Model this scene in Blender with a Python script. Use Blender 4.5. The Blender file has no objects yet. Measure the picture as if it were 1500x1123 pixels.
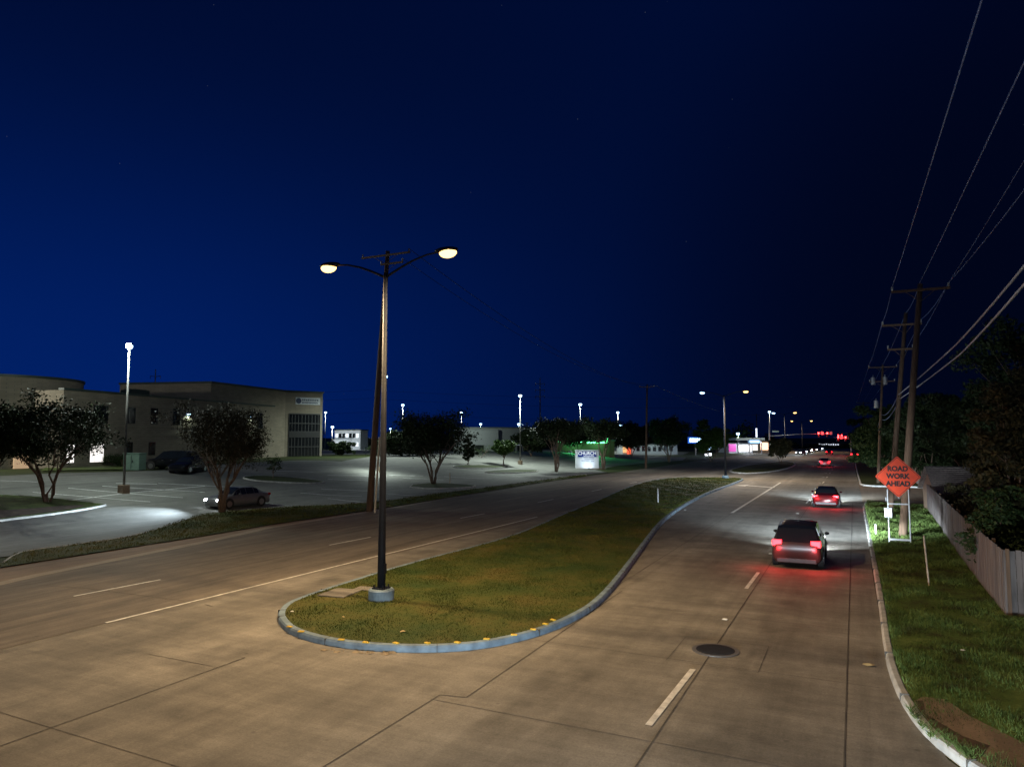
import bpy, bmesh, math, random
import numpy as np
from mathutils import Vector, Matrix
random.seed(7)
RNG = np.random.default_rng(11)
SC = bpy.context.scene
COL = SC.collection
R = math.radians

# ------------------------------------------------------------------ camera
CH = 5.2; FPX = 1050.0; PITCH = math.atan(78.5/FPX); YAW = R(25.49)
cd = bpy.data.cameras.new('camera'); cam = bpy.data.objects.new('camera', cd); COL.objects.link(cam)
cam.location = (0, 0, CH); cam.rotation_euler = (math.pi/2+PITCH, 0, YAW)
cd.sensor_width = 36; cd.lens = FPX/1500*36; cd.clip_end = 6000; cd.clip_start = .1
SC.camera = cam

def ss(t):
    t = max(0., min(1., t)); return t*t*(3-2*t)
def T(x, y):                       # terrain: the lot climbs towards the building
    return 2.2*ss((-38-x)/24)*(1-ss((y-130)/90))
def ray(px, py):
    a = (px-750)/FPX; b = (561.5-py)/FPX
    F = math.cos(PITCH)-b*math.sin(PITCH); U = math.sin(PITCH)+b*math.cos(PITCH)
    return Vector((a*math.cos(YAW)-F*math.sin(YAW), a*math.sin(YAW)+F*math.cos(YAW), U)), F
def G(px, py, z=0.0):              # survey: photo direction -> ground point of height z
    d, F = ray(px, py); t = (z-CH)/d.z
    return (d.x*t, d.y*t)
def GT(px, py):
    d, F = ray(px, py)
    lo = 5.; hi = min(3000., -CH/d.z if d.z < 0 else 3000.)
    n = 400; prev = lo
    for i in range(1, n+1):
        s = lo*(hi/lo)**(i/n)
        if CH+d.z*s <= T(d.x*s, d.y*s):
            a, b = prev, s
            for _ in range(30):
                m = (a+b)/2
                if CH+d.z*m <= T(d.x*m, d.y*m): b = m
                else: a = m
            s = b; break
        prev = s
    return Vector((d.x*s, d.y*s, T(d.x*s, d.y*s)))
def P(px, py, D):                  # point at forward distance D
    d, F = ray(px, py); t = D/F
    return Vector((d.x*t, d.y*t, CH+d.z*t))
def fwd(x, y): return -x*math.sin(YAW)+y*math.cos(YAW)
def Z(x, y, py):
    D = fwd(x, y); b = (561.5-py)/FPX
    return CH+D*(b*math.cos(PITCH)+math.sin(PITCH))/(math.cos(PITCH)-b*math.sin(PITCH))

# ------------------------------------------------------------------ materials
MATS = {}
def nodes(name):
    m = bpy.data.materials.new(name); m.use_nodes = True
    return m, m.node_tree.nodes, m.node_tree.links, m.node_tree.nodes['Principled BSDF']
def mat(name, col, rough=.6, metal=0., var=.12, scale=6., bump=0., emit=None, es=0., spec=.5, stretch=(1, 1, 1)):
    if name in MATS: return MATS[name]
    m, N, L, B = nodes(name)
    B.inputs['Roughness'].default_value = rough; B.inputs['Metallic'].default_value = metal
    B.inputs['Specular IOR Level'].default_value = spec
    tc = N.new('ShaderNodeTexCoord'); mp = N.new('ShaderNodeMapping'); mp.inputs['Scale'].default_value = stretch
    no = N.new('ShaderNodeTexNoise'); no.inputs['Scale'].default_value = scale; no.inputs['Detail'].default_value = 6
    L.new(tc.outputs['Object'], mp.inputs[0]); L.new(mp.outputs[0], no.inputs['Vector'])
    cr = N.new('ShaderNodeValToRGB'); cr.color_ramp.elements[0].position = .3; cr.color_ramp.elements[1].position = .7
    cr.color_ramp.elements[0].color = [c*(1-var) for c in col]+[1]; cr.color_ramp.elements[1].color = [min(1, c*(1+var)) for c in col]+[1]
    L.new(no.outputs['Fac'], cr.inputs[0]); L.new(cr.outputs[0], B.inputs['Base Color'])
    if bump:
        bn = N.new('ShaderNodeBump'); bn.inputs['Strength'].default_value = bump; bn.inputs['Distance'].default_value = .02
        L.new(no.outputs['Fac'], bn.inputs['Height']); L.new(bn.outputs[0], B.inputs['Normal'])
    if emit:
        B.inputs['Emission Color'].default_value = (*emit, 1); B.inputs['Emission Strength'].default_value = es
    MATS[name] = m; return m
def glow(name, col, s):
    return mat(name, [min(.8, c) for c in col], .4, emit=col, es=s, var=0)
def paving(name, c1, c2, c3, trans=False, streak=8., fine=22., rough=.75, bump=.25, dark=.55):
    """pavement: large stains, streaks along the travel direction, fine grain"""
    m, N, L, B = nodes(name)
    g = N.new('ShaderNodeNewGeometry')
    def noise(sc, det, scale, rgh=.6, loc=(0, 0, 0)):
        mp = N.new('ShaderNodeMapping'); mp.inputs['Scale'].default_value = sc; mp.inputs['Location'].default_value = loc
        n = N.new('ShaderNodeTexNoise'); n.inputs['Scale'].default_value = scale; n.inputs['Detail'].default_value = det; n.inputs['Roughness'].default_value = rgh
        L.new(g.outputs['Position'], mp.inputs[0]); L.new(mp.outputs[0], n.inputs['Vector']); return n
    big = noise((1, .5, 1), 7, .22)
    st = noise((1.2, .045, 1), 6, 1.6, .65, (3, 9, 0))
    fi = noise((1, 1, 1), 8, fine, .7)
    tr = noise((.12, 2.2, 1), 7, 3.2, .7, (5, 2, 0)); sw = noise((.35, 1.3, 1), 8, .55, .7, (50, 12, 0))
    md = noise((1, .6, 1), 8, 1.7, .7, (31, 4, 0))
    cr = N.new('ShaderNodeValToRGB'); e = cr.color_ramp.elements
    e[0].position = .33; e[0].color = (*c1, 1); e[1].position = .68; e[1].color = (*c3, 1)
    k = e.new(.5); k.color = (*c2, 1); L.new(big.outputs['Fac'], cr.inputs[0])
    def mul(prev, n, lo, hi, a, b):
        mr = N.new('ShaderNodeMapRange'); mr.inputs[1].default_value = lo; mr.inputs[2].default_value = hi
        mr.inputs[3].default_value = a; mr.inputs[4].default_value = b
        L.new(n.outputs['Fac'], mr.inputs[0])
        mx = N.new('ShaderNodeMix'); mx.data_type = 'RGBA'; mx.blend_type = 'MULTIPLY'; mx.inputs[0].default_value = 1
        L.new(prev, mx.inputs[6]); L.new(mr.outputs[0], mx.inputs[7]); return mx.outputs[2]
    o = mul(cr.outputs[0], st, .3, .7, dark, 1.2)
    o = mul(o, md, .3, .7, .78, 1.14)
    if trans:
        o = mul(o, tr, .3, .7, .90, 1.08); o = mul(o, sw, .35, .65, .72, 1.18)
        sx_ = N.new('ShaderNodeSeparateXYZ'); L.new(g.outputs['Position'], sx_.inputs[0]); wv = N.new('ShaderNodeMath'); wv.operation = 'MULTIPLY_ADD'; wv.inputs[1].default_value = 2*math.pi/3.75; wv.inputs[2].default_value = 2.9; L.new(sx_.outputs[0], wv.inputs[0])
        cs = N.new('ShaderNodeMath'); cs.operation = 'COSINE'; L.new(wv.outputs[0], cs.inputs[0])
        nb_ = N.new('ShaderNodeMath'); nb_.operation = 'MULTIPLY_ADD'; nb_.inputs[1].default_value = .22; L.new(cs.outputs[0], nb_.inputs[0]); L.new(st.outputs['Fac'], nb_.inputs[2])
        class _o: outputs = {'Fac': nb_.outputs[0]}
        o = mul(o, _o, .3, .75, 1.08, .84)
        ag = noise((1, 1, 1), 3, 90, .8, (7, 7, 7)); o = mul(o, ag, .3, .7, .82, 1.2)
        pt = noise((.8, .5, 1), 3, .9, .5, (70, 33, 0)); o = mul(o, pt, .56, .70, 1, .70)
    o = mul(o, fi, .25, .75, .72, 1.25)
    # scattered dark specks and drips
    v = N.new('ShaderNodeTexVoronoi'); v.inputs['Scale'].default_value = 1.1
    L.new(g.outputs['Position'], v.inputs['Vector'])
    mr = N.new('ShaderNodeMapRange'); mr.inputs[1].default_value = .02; mr.inputs[2].default_value = .07; mr.inputs[3].default_value = .55; mr.inputs[4].default_value = 1
    L.new(v.outputs['Distance'], mr.inputs[0])
    mx = N.new('ShaderNodeMix'); mx.data_type = 'RGBA'; mx.blend_type = 'MULTIPLY'; mx.inputs[0].default_value = .7
    L.new(o, mx.inputs[6]); L.new(mr.outputs[0], mx.inputs[7]); o = mx.outputs[2]
    L.new(o, B.inputs['Base Color'])
    B.inputs['Roughness'].default_value = rough; B.inputs['Specular IOR Level'].default_value = .35
    bn = N.new('ShaderNodeBump'); bn.inputs['Strength'].default_value = bump; bn.inputs['Distance'].default_value = .012
    L.new(fi.outputs['Fac'], bn.inputs['Height']); L.new(bn.outputs[0], B.inputs['Normal'])
    MATS[name] = m; return m
def grassmat(name, a, b, c, sc=.5):
    m, N, L, B = nodes(name)
    g = N.new('ShaderNodeNewGeometry')
    n1 = N.new('ShaderNodeTexNoise'); n1.inputs['Scale'].default_value = sc; n1.inputs['Detail'].default_value = 8; n1.inputs['Roughness'].default_value = .7
    L.new(g.outputs['Position'], n1.inputs['Vector'])
    cr = N.new('ShaderNodeValToRGB'); e = cr.color_ramp.elements
    e[0].position = .36; e[0].color = (*a, 1); e[1].position = .66; e[1].color = (*c, 1); k = e.new(.5); k.color = (*b, 1)
    L.new(n1.outputs['Fac'], cr.inputs[0])
    hs = N.new('ShaderNodeMapRange'); hs.inputs[3].default_value = .6; hs.inputs[4].default_value = 1.5
    n2 = N.new('ShaderNodeTexNoise'); n2.inputs['Scale'].default_value = 14; n2.inputs['Detail'].default_value = 4
    L.new(g.outputs['Position'], n2.inputs['Vector']); L.new(n2.outputs['Fac'], hs.inputs[0])
    mx = N.new('ShaderNodeMix'); mx.data_type = 'RGBA'; mx.blend_type = 'MULTIPLY'; mx.inputs[0].default_value = 1
    L.new(cr.outputs[0], mx.inputs[6]); L.new(hs.outputs[0], mx.inputs[7]); L.new(mx.outputs[2], B.inputs['Base Color'])
    B.inputs['Roughness'].default_value = .8; B.inputs['Specular IOR Level'].default_value = .2
    MATS[name] = m; return m

M_conc = paving('road_concrete', (.185, .168, .14), (.245, .225, .19), (.30, .275, .235), trans=True, dark=.74)
M_asph = paving('road_asphalt', (.15, .13, .105), (.195, .168, .135), (.24, .205, .16), dark=.55)
M_lot = paving('lot_paving', (.16, .16, .15), (.21, .21, .195), (.26, .26, .24), dark=.75)
M_walk = paving('walk_concrete', (.22, .16, .11), (.27, .2, .14), (.31, .24, .17), dark=.8)
M_kerb = mat('kerb_concrete', (.42, .42, .40), .8, var=.3, scale=3, bump=.3)
M_kerbblue = mat('kerb_paint_headlit_blue', (.17, .235, .29), .7, var=.35, scale=3.5, bump=.3)  # kerb paint tinted bluer, passing headlights' light put into the colour
M_joint = mat('joint_seal', (.085, .075, .062), .8, var=.4, scale=2)
M_white = mat('road_paint_white', (.72, .70, .64), .6, var=.25, scale=5)
M_yel = mat('yellow_reflector', (.75, .48, .05), .4, var=.2)
M_grass1 = grassmat('median_turf', (.034, .058, .012), (.062, .074, .015), (.105, .09, .024), .35)
M_grass2 = grassmat('verge_turf', (.05, .05, .018), (.085, .135, .032), (.15, .20, .055), .8)
M_grass3 = grassmat('field_turf', (.03, .04, .014), (.045, .06, .018), (.06, .07, .025), .3)
M_soil = mat('bare_soil', (.09, .055, .035), .9, var=.4, scale=3, bump=.5)
M_blackm = mat('dark_bronze_metal', (.010, .012, .018), .6, 0, var=.2, spec=.2)
M_polem = mat('bronze_pole', (.13, .125, .12), .6, 0, var=.2, spec=.2)
M_steel = mat('galvanised_steel', (.42, .43, .44), .45, .6, var=.15)
M_wood = mat('weathered_wood', (.13, .08, .05), .85, var=.35, scale=5, bump=.4, stretch=(3, 3, .3))
M_fence = mat('fence_boards', (.15, .125, .115), .85, var=.4, scale=2.5, bump=.3, stretch=(2, 2, .35))
M_bark = mat('bark', (.16, .11, .08), .85, var=.35, scale=9, bump=.4)
M_cable3 = mat('dark_conductor', (.05, .06, .09), .7, var=.1, spec=.1)
M_cable = mat('cable', (.42, .43, .48), .5, var=.1)
M_cable2 = mat('thin_conductor', (.12, .18, .36), .5, var=.1)
M_brick = None
M_lens_warm = glow('sodium_lens', (1, .56, .17), 4.5)
M_lens_cool = glow('metal_halide_lens', (.42, .68, 1), 7)
M_tyre = mat('tyre_rubber', (.02, .02, .02), .8)
M_rim = mat('wheel_alloy', (.35, .35, .36), .3, .8)
M_glass = mat('car_glass', (.012, .015, .018), .06, 0, var=0, spec=.8)
M_tail = glow('lit_tail_lamp', (1, .02, .03), 9)
M_tailoff = mat('tail_lamp_red', (.35, .01, .01), .2)
M_head = glow('lit_headlamp', (.85, .93, 1), 40)
M_plate = mat('number_plate', (.6, .6, .6), .5)
M_trim = mat('black_trim', (.02, .02, .022), .5)

# ------------------------------------------------------------------ mesh helpers
class MB:
    def __init__(s): s.v = []; s.f = []
    def add(s, vs, fs):
        o = len(s.v); s.v += [tuple(v) for v in vs]; s.f += [tuple(i+o for i in f) for f in fs]; return s
    def box(s, c, size, rz=0., ax=None, M=None):
        x, y, z = size[0]/2, size[1]/2, size[2]/2
        vs = [Vector((i*x, j*y, k*z)) for i in (-1, 1) for j in (-1, 1) for k in (-1, 1)]
        rot = Matrix.Rotation(rz, 3, 'Z') if M is None else M
        vs = [rot@v+Vector(c) for v in vs]
        return s.add(vs, [(0, 1, 3, 2), (4, 6, 7, 5), (0, 4, 5, 1), (2, 3, 7, 6), (0, 2, 6, 4), (1, 5, 7, 3)])
    def tube(s, pts, rad, n=8, caps=True):
        pts = [Vector(p) for p in pts]
        if not hasattr(rad, '__len__'): rad = [rad]*len(pts)
        vs = []; up = Vector((0, 0, 1))
        for i, p in enumerate(pts):
            d = (pts[min(i+1, len(pts)-1)]-pts[max(i-1, 0)])
            if d.length < 1e-9: d = Vector((0, 0, 1))
            d.normalize(); a = d.cross(up if abs(d.z) < .95 else Vector((1, 0, 0))).normalized(); b = d.cross(a)
            for k in range(n):
                t = 2*math.pi*k/n; vs.append(p+(a*math.cos(t)+b*math.sin(t))*rad[i])
        fs = []
        for i in range(len(pts)-1):
            for k in range(n):
                fs.append((i*n+k, (i+1)*n+k, (i+1)*n+(k+1) % n, i*n+(k+1) % n))
        if caps:
            fs.append(tuple(range(n))); m = (len(pts)-1)*n; fs.append(tuple(m+k for k in reversed(range(n))))
        return s.add(vs, fs)
    def ell(s, c, r, nu=12, nv=8, M=None):
        vs = []; fs = []
        for j in range(nv+1):
            ph = math.pi*j/nv
            for i in range(nu):
                th = 2*math.pi*i/nu
                v = Vector((r[0]*math.sin(ph)*math.cos(th), r[1]*math.sin(ph)*math.sin(th), r[2]*math.cos(ph)))
                if M: v = M@v
                vs.append(v+Vector(c))
        for j in range(nv):
            for i in range(nu):
                fs.append((j*nu+i, (j+1)*nu+i, (j+1)*nu+(i+1) % nu, j*nu+(i+1) % nu))
        return s.add(vs, fs)
    def prism(s, poly, z0, z1):
        n = len(poly); vs = [(x, y, z0) for x, y in poly]+[(x, y, z1) for x, y in poly]
        fs = [tuple(range(n))[::-1], tuple(n+i for i in range(n))]
        fs += [(i, (i+1) % n, n+(i+1) % n, n+i) for i in range(n)]
        return s.add(vs, fs)
    def wall(s, a, b, z0, z1, th, out=0.):   # slab standing on the line a-b
        a = Vector(a[:2]); b = Vector(b[:2]); d = (b-a).normalized(); n = Vector((d.y, -d.x))
        a2 = a+n*out; b2 = b+n*out
        return s.prism([(a2+n*th).to_tuple(), (b2+n*th).to_tuple(), b2.to_tuple(), a2.to_tuple()], z0, z1)
    def build(s, name, m, parent=None, smooth=False, bevel=0.):
        me = bpy.data.meshes.new(name); me.from_pydata(s.v, [], s.f); me.update()
        bm = bmesh.new(); bm.from_mesh(me); bmesh.ops.recalc_face_normals(bm, faces=bm.faces); bm.to_mesh(me); bm.free()
        if smooth: me.shade_smooth()
        me.materials.append(m)
        o = bpy.data.objects.new(name, me); COL.objects.link(o)
        if parent: o.parent = parent
        if bevel:
            b = o.modifiers.new('b', 'BEVEL'); b.width = bevel; b.segments = 2
        return o
def tag(o, label, cat, group=None, kind=None):
    if label: o['label'] = label
    if cat: o['category'] = cat
    if group: o['group'] = group
    if kind: o['kind'] = kind
    return o
def thing(name, label, cat, loc=(0, 0, 0), rz=0., group=None):
    o = bpy.data.objects.new(name, None); COL.objects.link(o); o.location = loc; o.rotation_euler = (0, 0, rz)
    o.empty_display_size = .3
    return tag(o, label, cat, group)
def struct(o): o['kind'] = 'structure'; return o
def copy_tree(o, parent=None):
    c = o.copy(); COL.objects.link(c); c.parent = parent
    for ch in list(o.children): copy_tree(ch, c)
    return c
def sheet(name, poly, dz, m, cut=False, terrain=True, thick=0.):
    """flat ground sheet following the terrain"""
    bm = bmesh.new(); vs = [bm.verts.new((x, y, 0)) for x, y in poly]; bm.faces.new(vs)
    if cut:
        xs = [p[0] for p in poly]; ys = [p[1] for p in poly]
        for x in [-36-2*i for i in range(15)]:
            if min(xs) < x < max(xs):
                bmesh.ops.bisect_plane(bm, geom=bm.verts[:]+bm.edges[:]+bm.faces[:], plane_co=(x, 0, 0), plane_no=(1, 0, 0))
        for y in [130+9*i for i in range(11)]:
            if min(ys) < y < max(ys):
                bmesh.ops.bisect_plane(bm, geom=bm.verts[:]+bm.edges[:]+bm.faces[:], plane_co=(0, y, 0), plane_no=(0, 1, 0))
    bmesh.ops.triangulate(bm, faces=bm.faces[:])
    for v in bm.verts: v.co.z = dz+(T(v.co.x, v.co.y) if terrain else 0)
    bmesh.ops.recalc_face_normals(bm, faces=bm.faces)
    for f in bm.faces:
        if f.normal.z < 0: f.normal_flip()
    me = bpy.data.meshes.new(name); bm.to_mesh(me); bm.free(); me.materials.append(m)
    o = bpy.data.objects.new(name, me); COL.objects.link(o); return struct(o)
def smooth_poly(pts, it=2, closed=False):
    for _ in range(it):
        q = []
        n = len(pts)
        rng = range(n if closed else n-1)
        if not closed: q.append(pts[0])
        for i in rng:
            a, b = pts[i], pts[(i+1) % n]
            q.append((a[0]*.75+b[0]*.25, a[1]*.75+b[1]*.25)); q.append((a[0]*.25+b[0]*.75, a[1]*.25+b[1]*.75))
        if not closed: q.append(pts[-1])
        pts = q
    return pts
def kerb(name, pts, w, h, m, side=1, closed=False, dz=0., terrain=False):
    """kerb swept along a line, its body lying on one side of it"""
    n = len(pts); L = []
    for i in range(n):
        a = Vector(pts[(i-1) % n] if closed or i > 0 else pts[i]); b = Vector(pts[(i+1) % n] if closed or i < n-1 else pts[i])
        d = (b-a).normalized(); L.append(Vector((-d.y, d.x))*side)
    prof = [(0, -.02), (0.015, h*.7), (.05, h), (w-.02, h+.003), (w, h-.01), (w, -.02)]
    vs = []; fs = []; k = len(prof)
    for i, p in enumerate(pts):
        for (u, z) in prof:
            q = Vector(p)+L[i]*u; vs.append((q.x, q.y, z+dz+(T(q.x, q.y) if terrain else 0)))
    for i in range(n if closed else n-1):
        for j in range(k-1):
            a = i*k+j; b = ((i+1) % n)*k+j
            fs.append((a, b, b+1, a+1))
    o = MB().add(vs, fs).build(name, m); return struct(o)
def strips(name, segs, w, z, m, terrain=False):
    mb = MB()
    for a, b in segs:
        a = Vector(a[:2]); b = Vector(b[:2]); d = b-a; 
        if d.length < 1e-6: continue
        n = Vector((-d.y, d.x)).normalized()*w/2
        k = max(1, int(d.length/2)) if terrain else 1
        for i in range(k):
            p = a+d*i/k; q = a+d*(i+1)/k
            vs = [p-n, q-n, q+n, p+n]
            mb.add([(v.x, v.y, z+(T(v.x, v.y)) if terrain else z) for v in vs], [(0, 1, 2, 3)])
    return struct(mb.build(name, m))
def npmesh(name, V, F, m, parent=None, k=4):
    me = bpy.data.meshes.new(name); me.vertices.add(len(V)); me.vertices.foreach_set('co', V.astype(np.float32).ravel())
    nf = len(F); me.loops.add(nf*k); me.loops.foreach_set('vertex_index', F.astype(np.int32).ravel())
    me.polygons.add(nf); me.polygons.foreach_set('loop_start', np.arange(nf, dtype=np.int32)*k)
    me.update(calc_edges=True); me.materials.append(m)
    o = bpy.data.objects.new(name, me); COL.objects.link(o)
    if parent: o.parent = parent
    return o
def leafmesh(name, C, size, m, parent=None):
    n = len(C); u = RNG.normal(size=(n, 3)); u /= np.linalg.norm(u, axis=1, keepdims=True)
    w = RNG.normal(size=(n, 3)); w = np.cross(u, w); w /= np.linalg.norm(w, axis=1, keepdims=True)
    s = (size*(.6+.8*RNG.random(n)))[:, None]
    V = np.stack([C-u*s*.5, C+w*s*.26, C+u*s*.5, C-w*s*.26], 1).reshape(-1, 3)
    return npmesh(name, V, np.arange(4*n).reshape(-1, 4), m, parent)
def inpoly(x, y, poly):
    c = np.zeros(len(x), bool); n = len(poly)
    for i in range(n):
        x1, y1 = poly[i]; x2, y2 = poly[(i+1) % n]
        if y1 == y2: continue
        k = ((y1 > y) != (y2 > y)) & (x < (x2-x1)*(y-y1)/(y2-y1)+x1); c ^= k
    return c
def blades(name, poly, z, dens, h, m, label, terrain=False, near=None, clump=.5):
    xs = [p[0] for p in poly]; ys = [p[1] for p in poly]
    A = (max(xs)-min(xs))*(max(ys)-min(ys)); n = int(A*dens)
    x = RNG.uniform(min(xs), max(xs), n); y = RNG.uniform(min(ys), max(ys), n)
    d = fwd_np(x, y); keep = inpoly(x, y, poly) & (RNG.random(n) < np.clip((near or 30)/np.maximum(d, 1), 0, 1)**1.3)
    pat = np.sin(x*2.1+np.sin(y*1.3)*2)+np.sin(y*1.7+np.sin(x*2.7)*1.5)
    keep &= RNG.random(n) < np.clip(.75+clump*pat*.4, .15, 1)
    x = x[keep]; y = y[keep]; d = d[keep]; n = len(x)
    hh = h*(.5+RNG.random(n))*(1+.3*pat[keep]*clump)*np.clip(d/25, 1, 1.6); w = .006*np.clip(d/12, 1, 5)
    a = RNG.uniform(0, 2*np.pi, n); lx = RNG.normal(0, .45, n)*hh; ly = RNG.normal(0, .45, n)*hh
    zz = np.full(n, z) if not terrain else np.array([T(a_, b_)+z for a_, b_ in zip(x, y)])
    V = np.stack([np.stack([x-np.cos(a)*w, y-np.sin(a)*w, zz], 1), np.stack([x+np.cos(a)*w, y+np.sin(a)*w, zz], 1),
                  np.stack([x+lx, y+ly, zz+hh], 1)], 1).reshape(-1, 3)
    o = npmesh(name, V, np.arange(3*n).reshape(-1, 3), m, k=3)
    return tag(o, label, 'grass', kind='stuff')
def fwd_np(x, y): return -x*math.sin(YAW)+y*math.cos(YAW)
def text(name, s, size, loc, rot, m, parent=None, ext=.004, bold=.0, sx=1.):
    c = bpy.data.curves.new(name, 'FONT'); c.body = s; c.size = size; c.align_x = 'CENTER'; c.align_y = 'CENTER'; c.extrude = ext; c.offset = bold
    t = bpy.data.objects.new('tmp', c); COL.objects.link(t); bpy.context.view_layer.update()
    me = bpy.data.meshes.new_from_object(t.evaluated_get(bpy.context.evaluated_depsgraph_get()))
    bpy.data.objects.remove(t); me.name = name; me.materials.clear(); me.materials.append(m)
    o = bpy.data.objects.new(name, me); COL.objects.link(o); o.location = loc; o.rotation_euler = rot; o.scale = (sx, 1, 1)
    if parent: o.parent = parent
    return o
def lamp(name, loc, col, W, parent=None, spot=None, rot=(0, 0, 0), blend=.4, rad=.15):
    l = bpy.data.lights.new(name, 'SPOT' if spot else 'POINT'); l.color = col; l.energy = W; l.shadow_soft_size = rad
    if spot: l.spot_size = R(spot); l.spot_blend = blend
    o = bpy.data.objects.new(name, l); COL.objects.link(o); o.location = loc; o.rotation_euler = rot
    if parent: o.parent = parent
    return o
WARM = (1, .70, .38); COOL = (.86, 1, .90)

# ------------------------------------------------------------------ ground, roads
def line(pp, z=0.): return [G(x, y, z) for x, y in pp]
sheet('ground', [(-2500, -300), (2500, -300), (2500, 4000), (-2500, 4000)], -.03, M_grass3, cut=True)
lk = [(-25.8, -30), (-26.6, 5)]+line([(0, 857), (60, 843), (300, 795), (400, 773), (500, 757), (600, 740), (700, 722), (800, 705), (860, 697)])+[(-32.2, 100), (-31, 130), (-30.5, 180), (-30, 420)]
sheet('roadway_concrete', [(9, -30), (6, 8.9), (2.9, 11.5), (1.7, 12.9), (1.2, 13.9), (.62, 17), (.50, 22), (.45, 30), (.45, 60), (0.2, 95), (-.2, 140), (-.4, 420), (-30.2, 420), (-31.5, 100), (-26, -30)], -.004, M_conc, terrain=False)
asph = [(-19.12, -30), (-19.12, 20), (-18.2, 40), (-19, 54), (-21.2, 72), (-21.8, 90), (-21, 110), (-20.5, 140), (-20, 420)]
sheet('roadway_asphalt', lk+asph[::-1], .004, M_asph, terrain=False)
# light concrete gutter and brown apron along the left road edge
gut2 = [(x-.55-.0*y, y) for x, y in lk]
sheet('gutter_strip', gut2[:11]+lk[:11][::-1], .006, paving('gutter_concrete', (.30, .26, .2), (.36, .31, .24), (.4, .35, .28), dark=.85), terrain=False)
grlo = [(-29.5, 5)]+line([(0, 832), (300, 785), (400, 768), (540, 748), (700, 722), (800, 706), (858, 698)], .0)
grhi = line([(0, 826), (20, 812), (47, 806), (100, 800), (200, 785), (250, 768), (290, 755), (330, 749), (400, 744), (540, 737), (650, 722), (750, 709), (830, 698), (858, 695)])
sheet('apron_pavement', [(-50, -30), (-26, -30)]+gut2[1:11]+grlo[::-1]+[(-34, 17), (-52, 12)], .0, M_walk, terrain=False)
verge_l = grlo[1:]+grhi[::-1]
sheet('left_verge', verge_l, .05, M_grass1, terrain=False)
kerb('left_verge_kerb', smooth_poly(grhi, 1), .12, .07, M_kerb, side=-1)
# parking lot
lotp = [(-34.5, 12), (-33.5, 20.3)]+grhi[2:]+line([(890, 692), (872, 688), (905, 682), (1000, 674), (1005, 670), (900, 669), (745, 672), (600, 676)])
bl = [GT(500, 676), GT(440, 674), GT(350, 678), GT(250, 688), GT(170, 691), GT(80, 693), GT(0, 697)]
lotp += [(b.x, b.y) for b in bl]+[(-80, 12)]
sheet('parking_lot', lotp, .012, M_lot, cut=True)
p2 = [GT(x, y) for x, y in ((470, 666), (700, 664), (1000, 666), (1010, 662), (700, 658), (470, 660))]
sheet('far_parking_lot', [(p.x, p.y) for p in p2], .02, M_lot, cut=True)
# main median island
outer = line([(404, 905), (412, 920), (430, 932), (480, 946), (550, 954), (640, 956), (720, 949), (800, 929), (850, 906), (880, 886), (910, 851), (945, 801), (970, 766), (1000, 743), (1040, 722), (1090, 704)])
left = line([(1088, 701), (1010, 700), (960, 703), (920, 714), (870, 737), (820, 757), (760, 784), (700, 802), (600, 828), (500, 859), (441, 879), (415, 890)])
isl = smooth_poly(outer+left, 2, True)
kerb('median_kerb', isl, .22, .15, M_kerbblue, side=1, closed=True)
def inset(poly, d):
    n = len(poly); out = []
    for i in range(n):
        a = Vector(poly[i-1]); b = Vector(poly[(i+1) % n]); t = (b-a).normalized(); out.append((poly[i][0]-t.y*d, poly[i][1]+t.x*d))
    return out
isl_in = inset(isl, .2)
sheet('median_island', isl_in, .145, M_grass1, terrain=False)
isl2 = smooth_poly(line([(1066, 690), (1085, 684), (1110, 680), (1150, 676), (1168, 679), (1160, 685), (1135, 691), (1100, 694), (1075, 693)]), 1, True)
if sum(isl2[i-1][0]*isl2[i][1]-isl2[i][0]*isl2[i-1][1] for i in range(len(isl2))) < 0: isl2 = isl2[::-1]
kerb('far_median_kerb', isl2, .25, .15, M_kerb, side=1, closed=True)
sheet('far_median_island', inset(isl2, .2), .14, M_grass1, terrain=False)
# right verge
rk = [(5.2, 9.0), (2.9, 11.2)]+line([(1410, 1123), (1360, 1085), (1328, 1045), (1308, 1005), (1296, 965), (1286, 880), (1273, 800), (1264, 745)])
rk = rk[:2]+smooth_poly(rk[2:], 1)+[(.55, 63.6), (.9, 64.6), (1.8, 65.0), (7, 65.2)]
kerb('right_kerb', rk, .17, .14, M_kerb, side=-1)
ver = [(x+.15, y) for x, y in rk[2:-3]]+[(1.0, 64.4), (1.9, 64.8), (7, 65.0), (60, 65), (60, 8), (5.4, 9.2), (3.1, 11.3)]
sheet('right_verge', ver, .12, M_grass2, terrain=False)
rk2 = [(7, 85.2), (1.6, 85.0), (.7, 86), (.35, 88), (.15, 110), (-.1, 150), (-.3, 300)]
kerb('far_right_kerb', rk2, .17, .14, M_kerb, side=-1)
sheet('far_right_verge', [(x+.15, y) for x, y in rk2]+[(80, 300), (80, 85.3)], .12, M_grass3, terrain=False)
sheet('side_street', [(.45, 60), (.2, 95), (4, 90), (60, 90), (60, 60)], -.008, M_walk, terrain=False)
sheet('side_walk', [(1.2, 62.6), (5, 62.6), (5, 64.7), (1.5, 64.7)], .126, M_walk, terrain=False)
# soil patch and inlet slab at the lower right corner
kin = [(x+.19, y+.03) for x, y in rk if 8 < y < 16.4]
soil = kin+line([(1352, 1020), (1385, 1024), (1420, 1048), (1500, 1088), (1600, 1150)], .12)+[(7.5, 8.9)]
sheet('footpath', soil, .126, M_walk, terrain=False)
sheet('soil_patch', [(x+.01, y) for x, y in kin if y > 12.2]+line([(1352, 1026), (1356, 1046), (1410, 1078), (1450, 1092)], .12), .131, M_soil, terrain=False)

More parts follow.
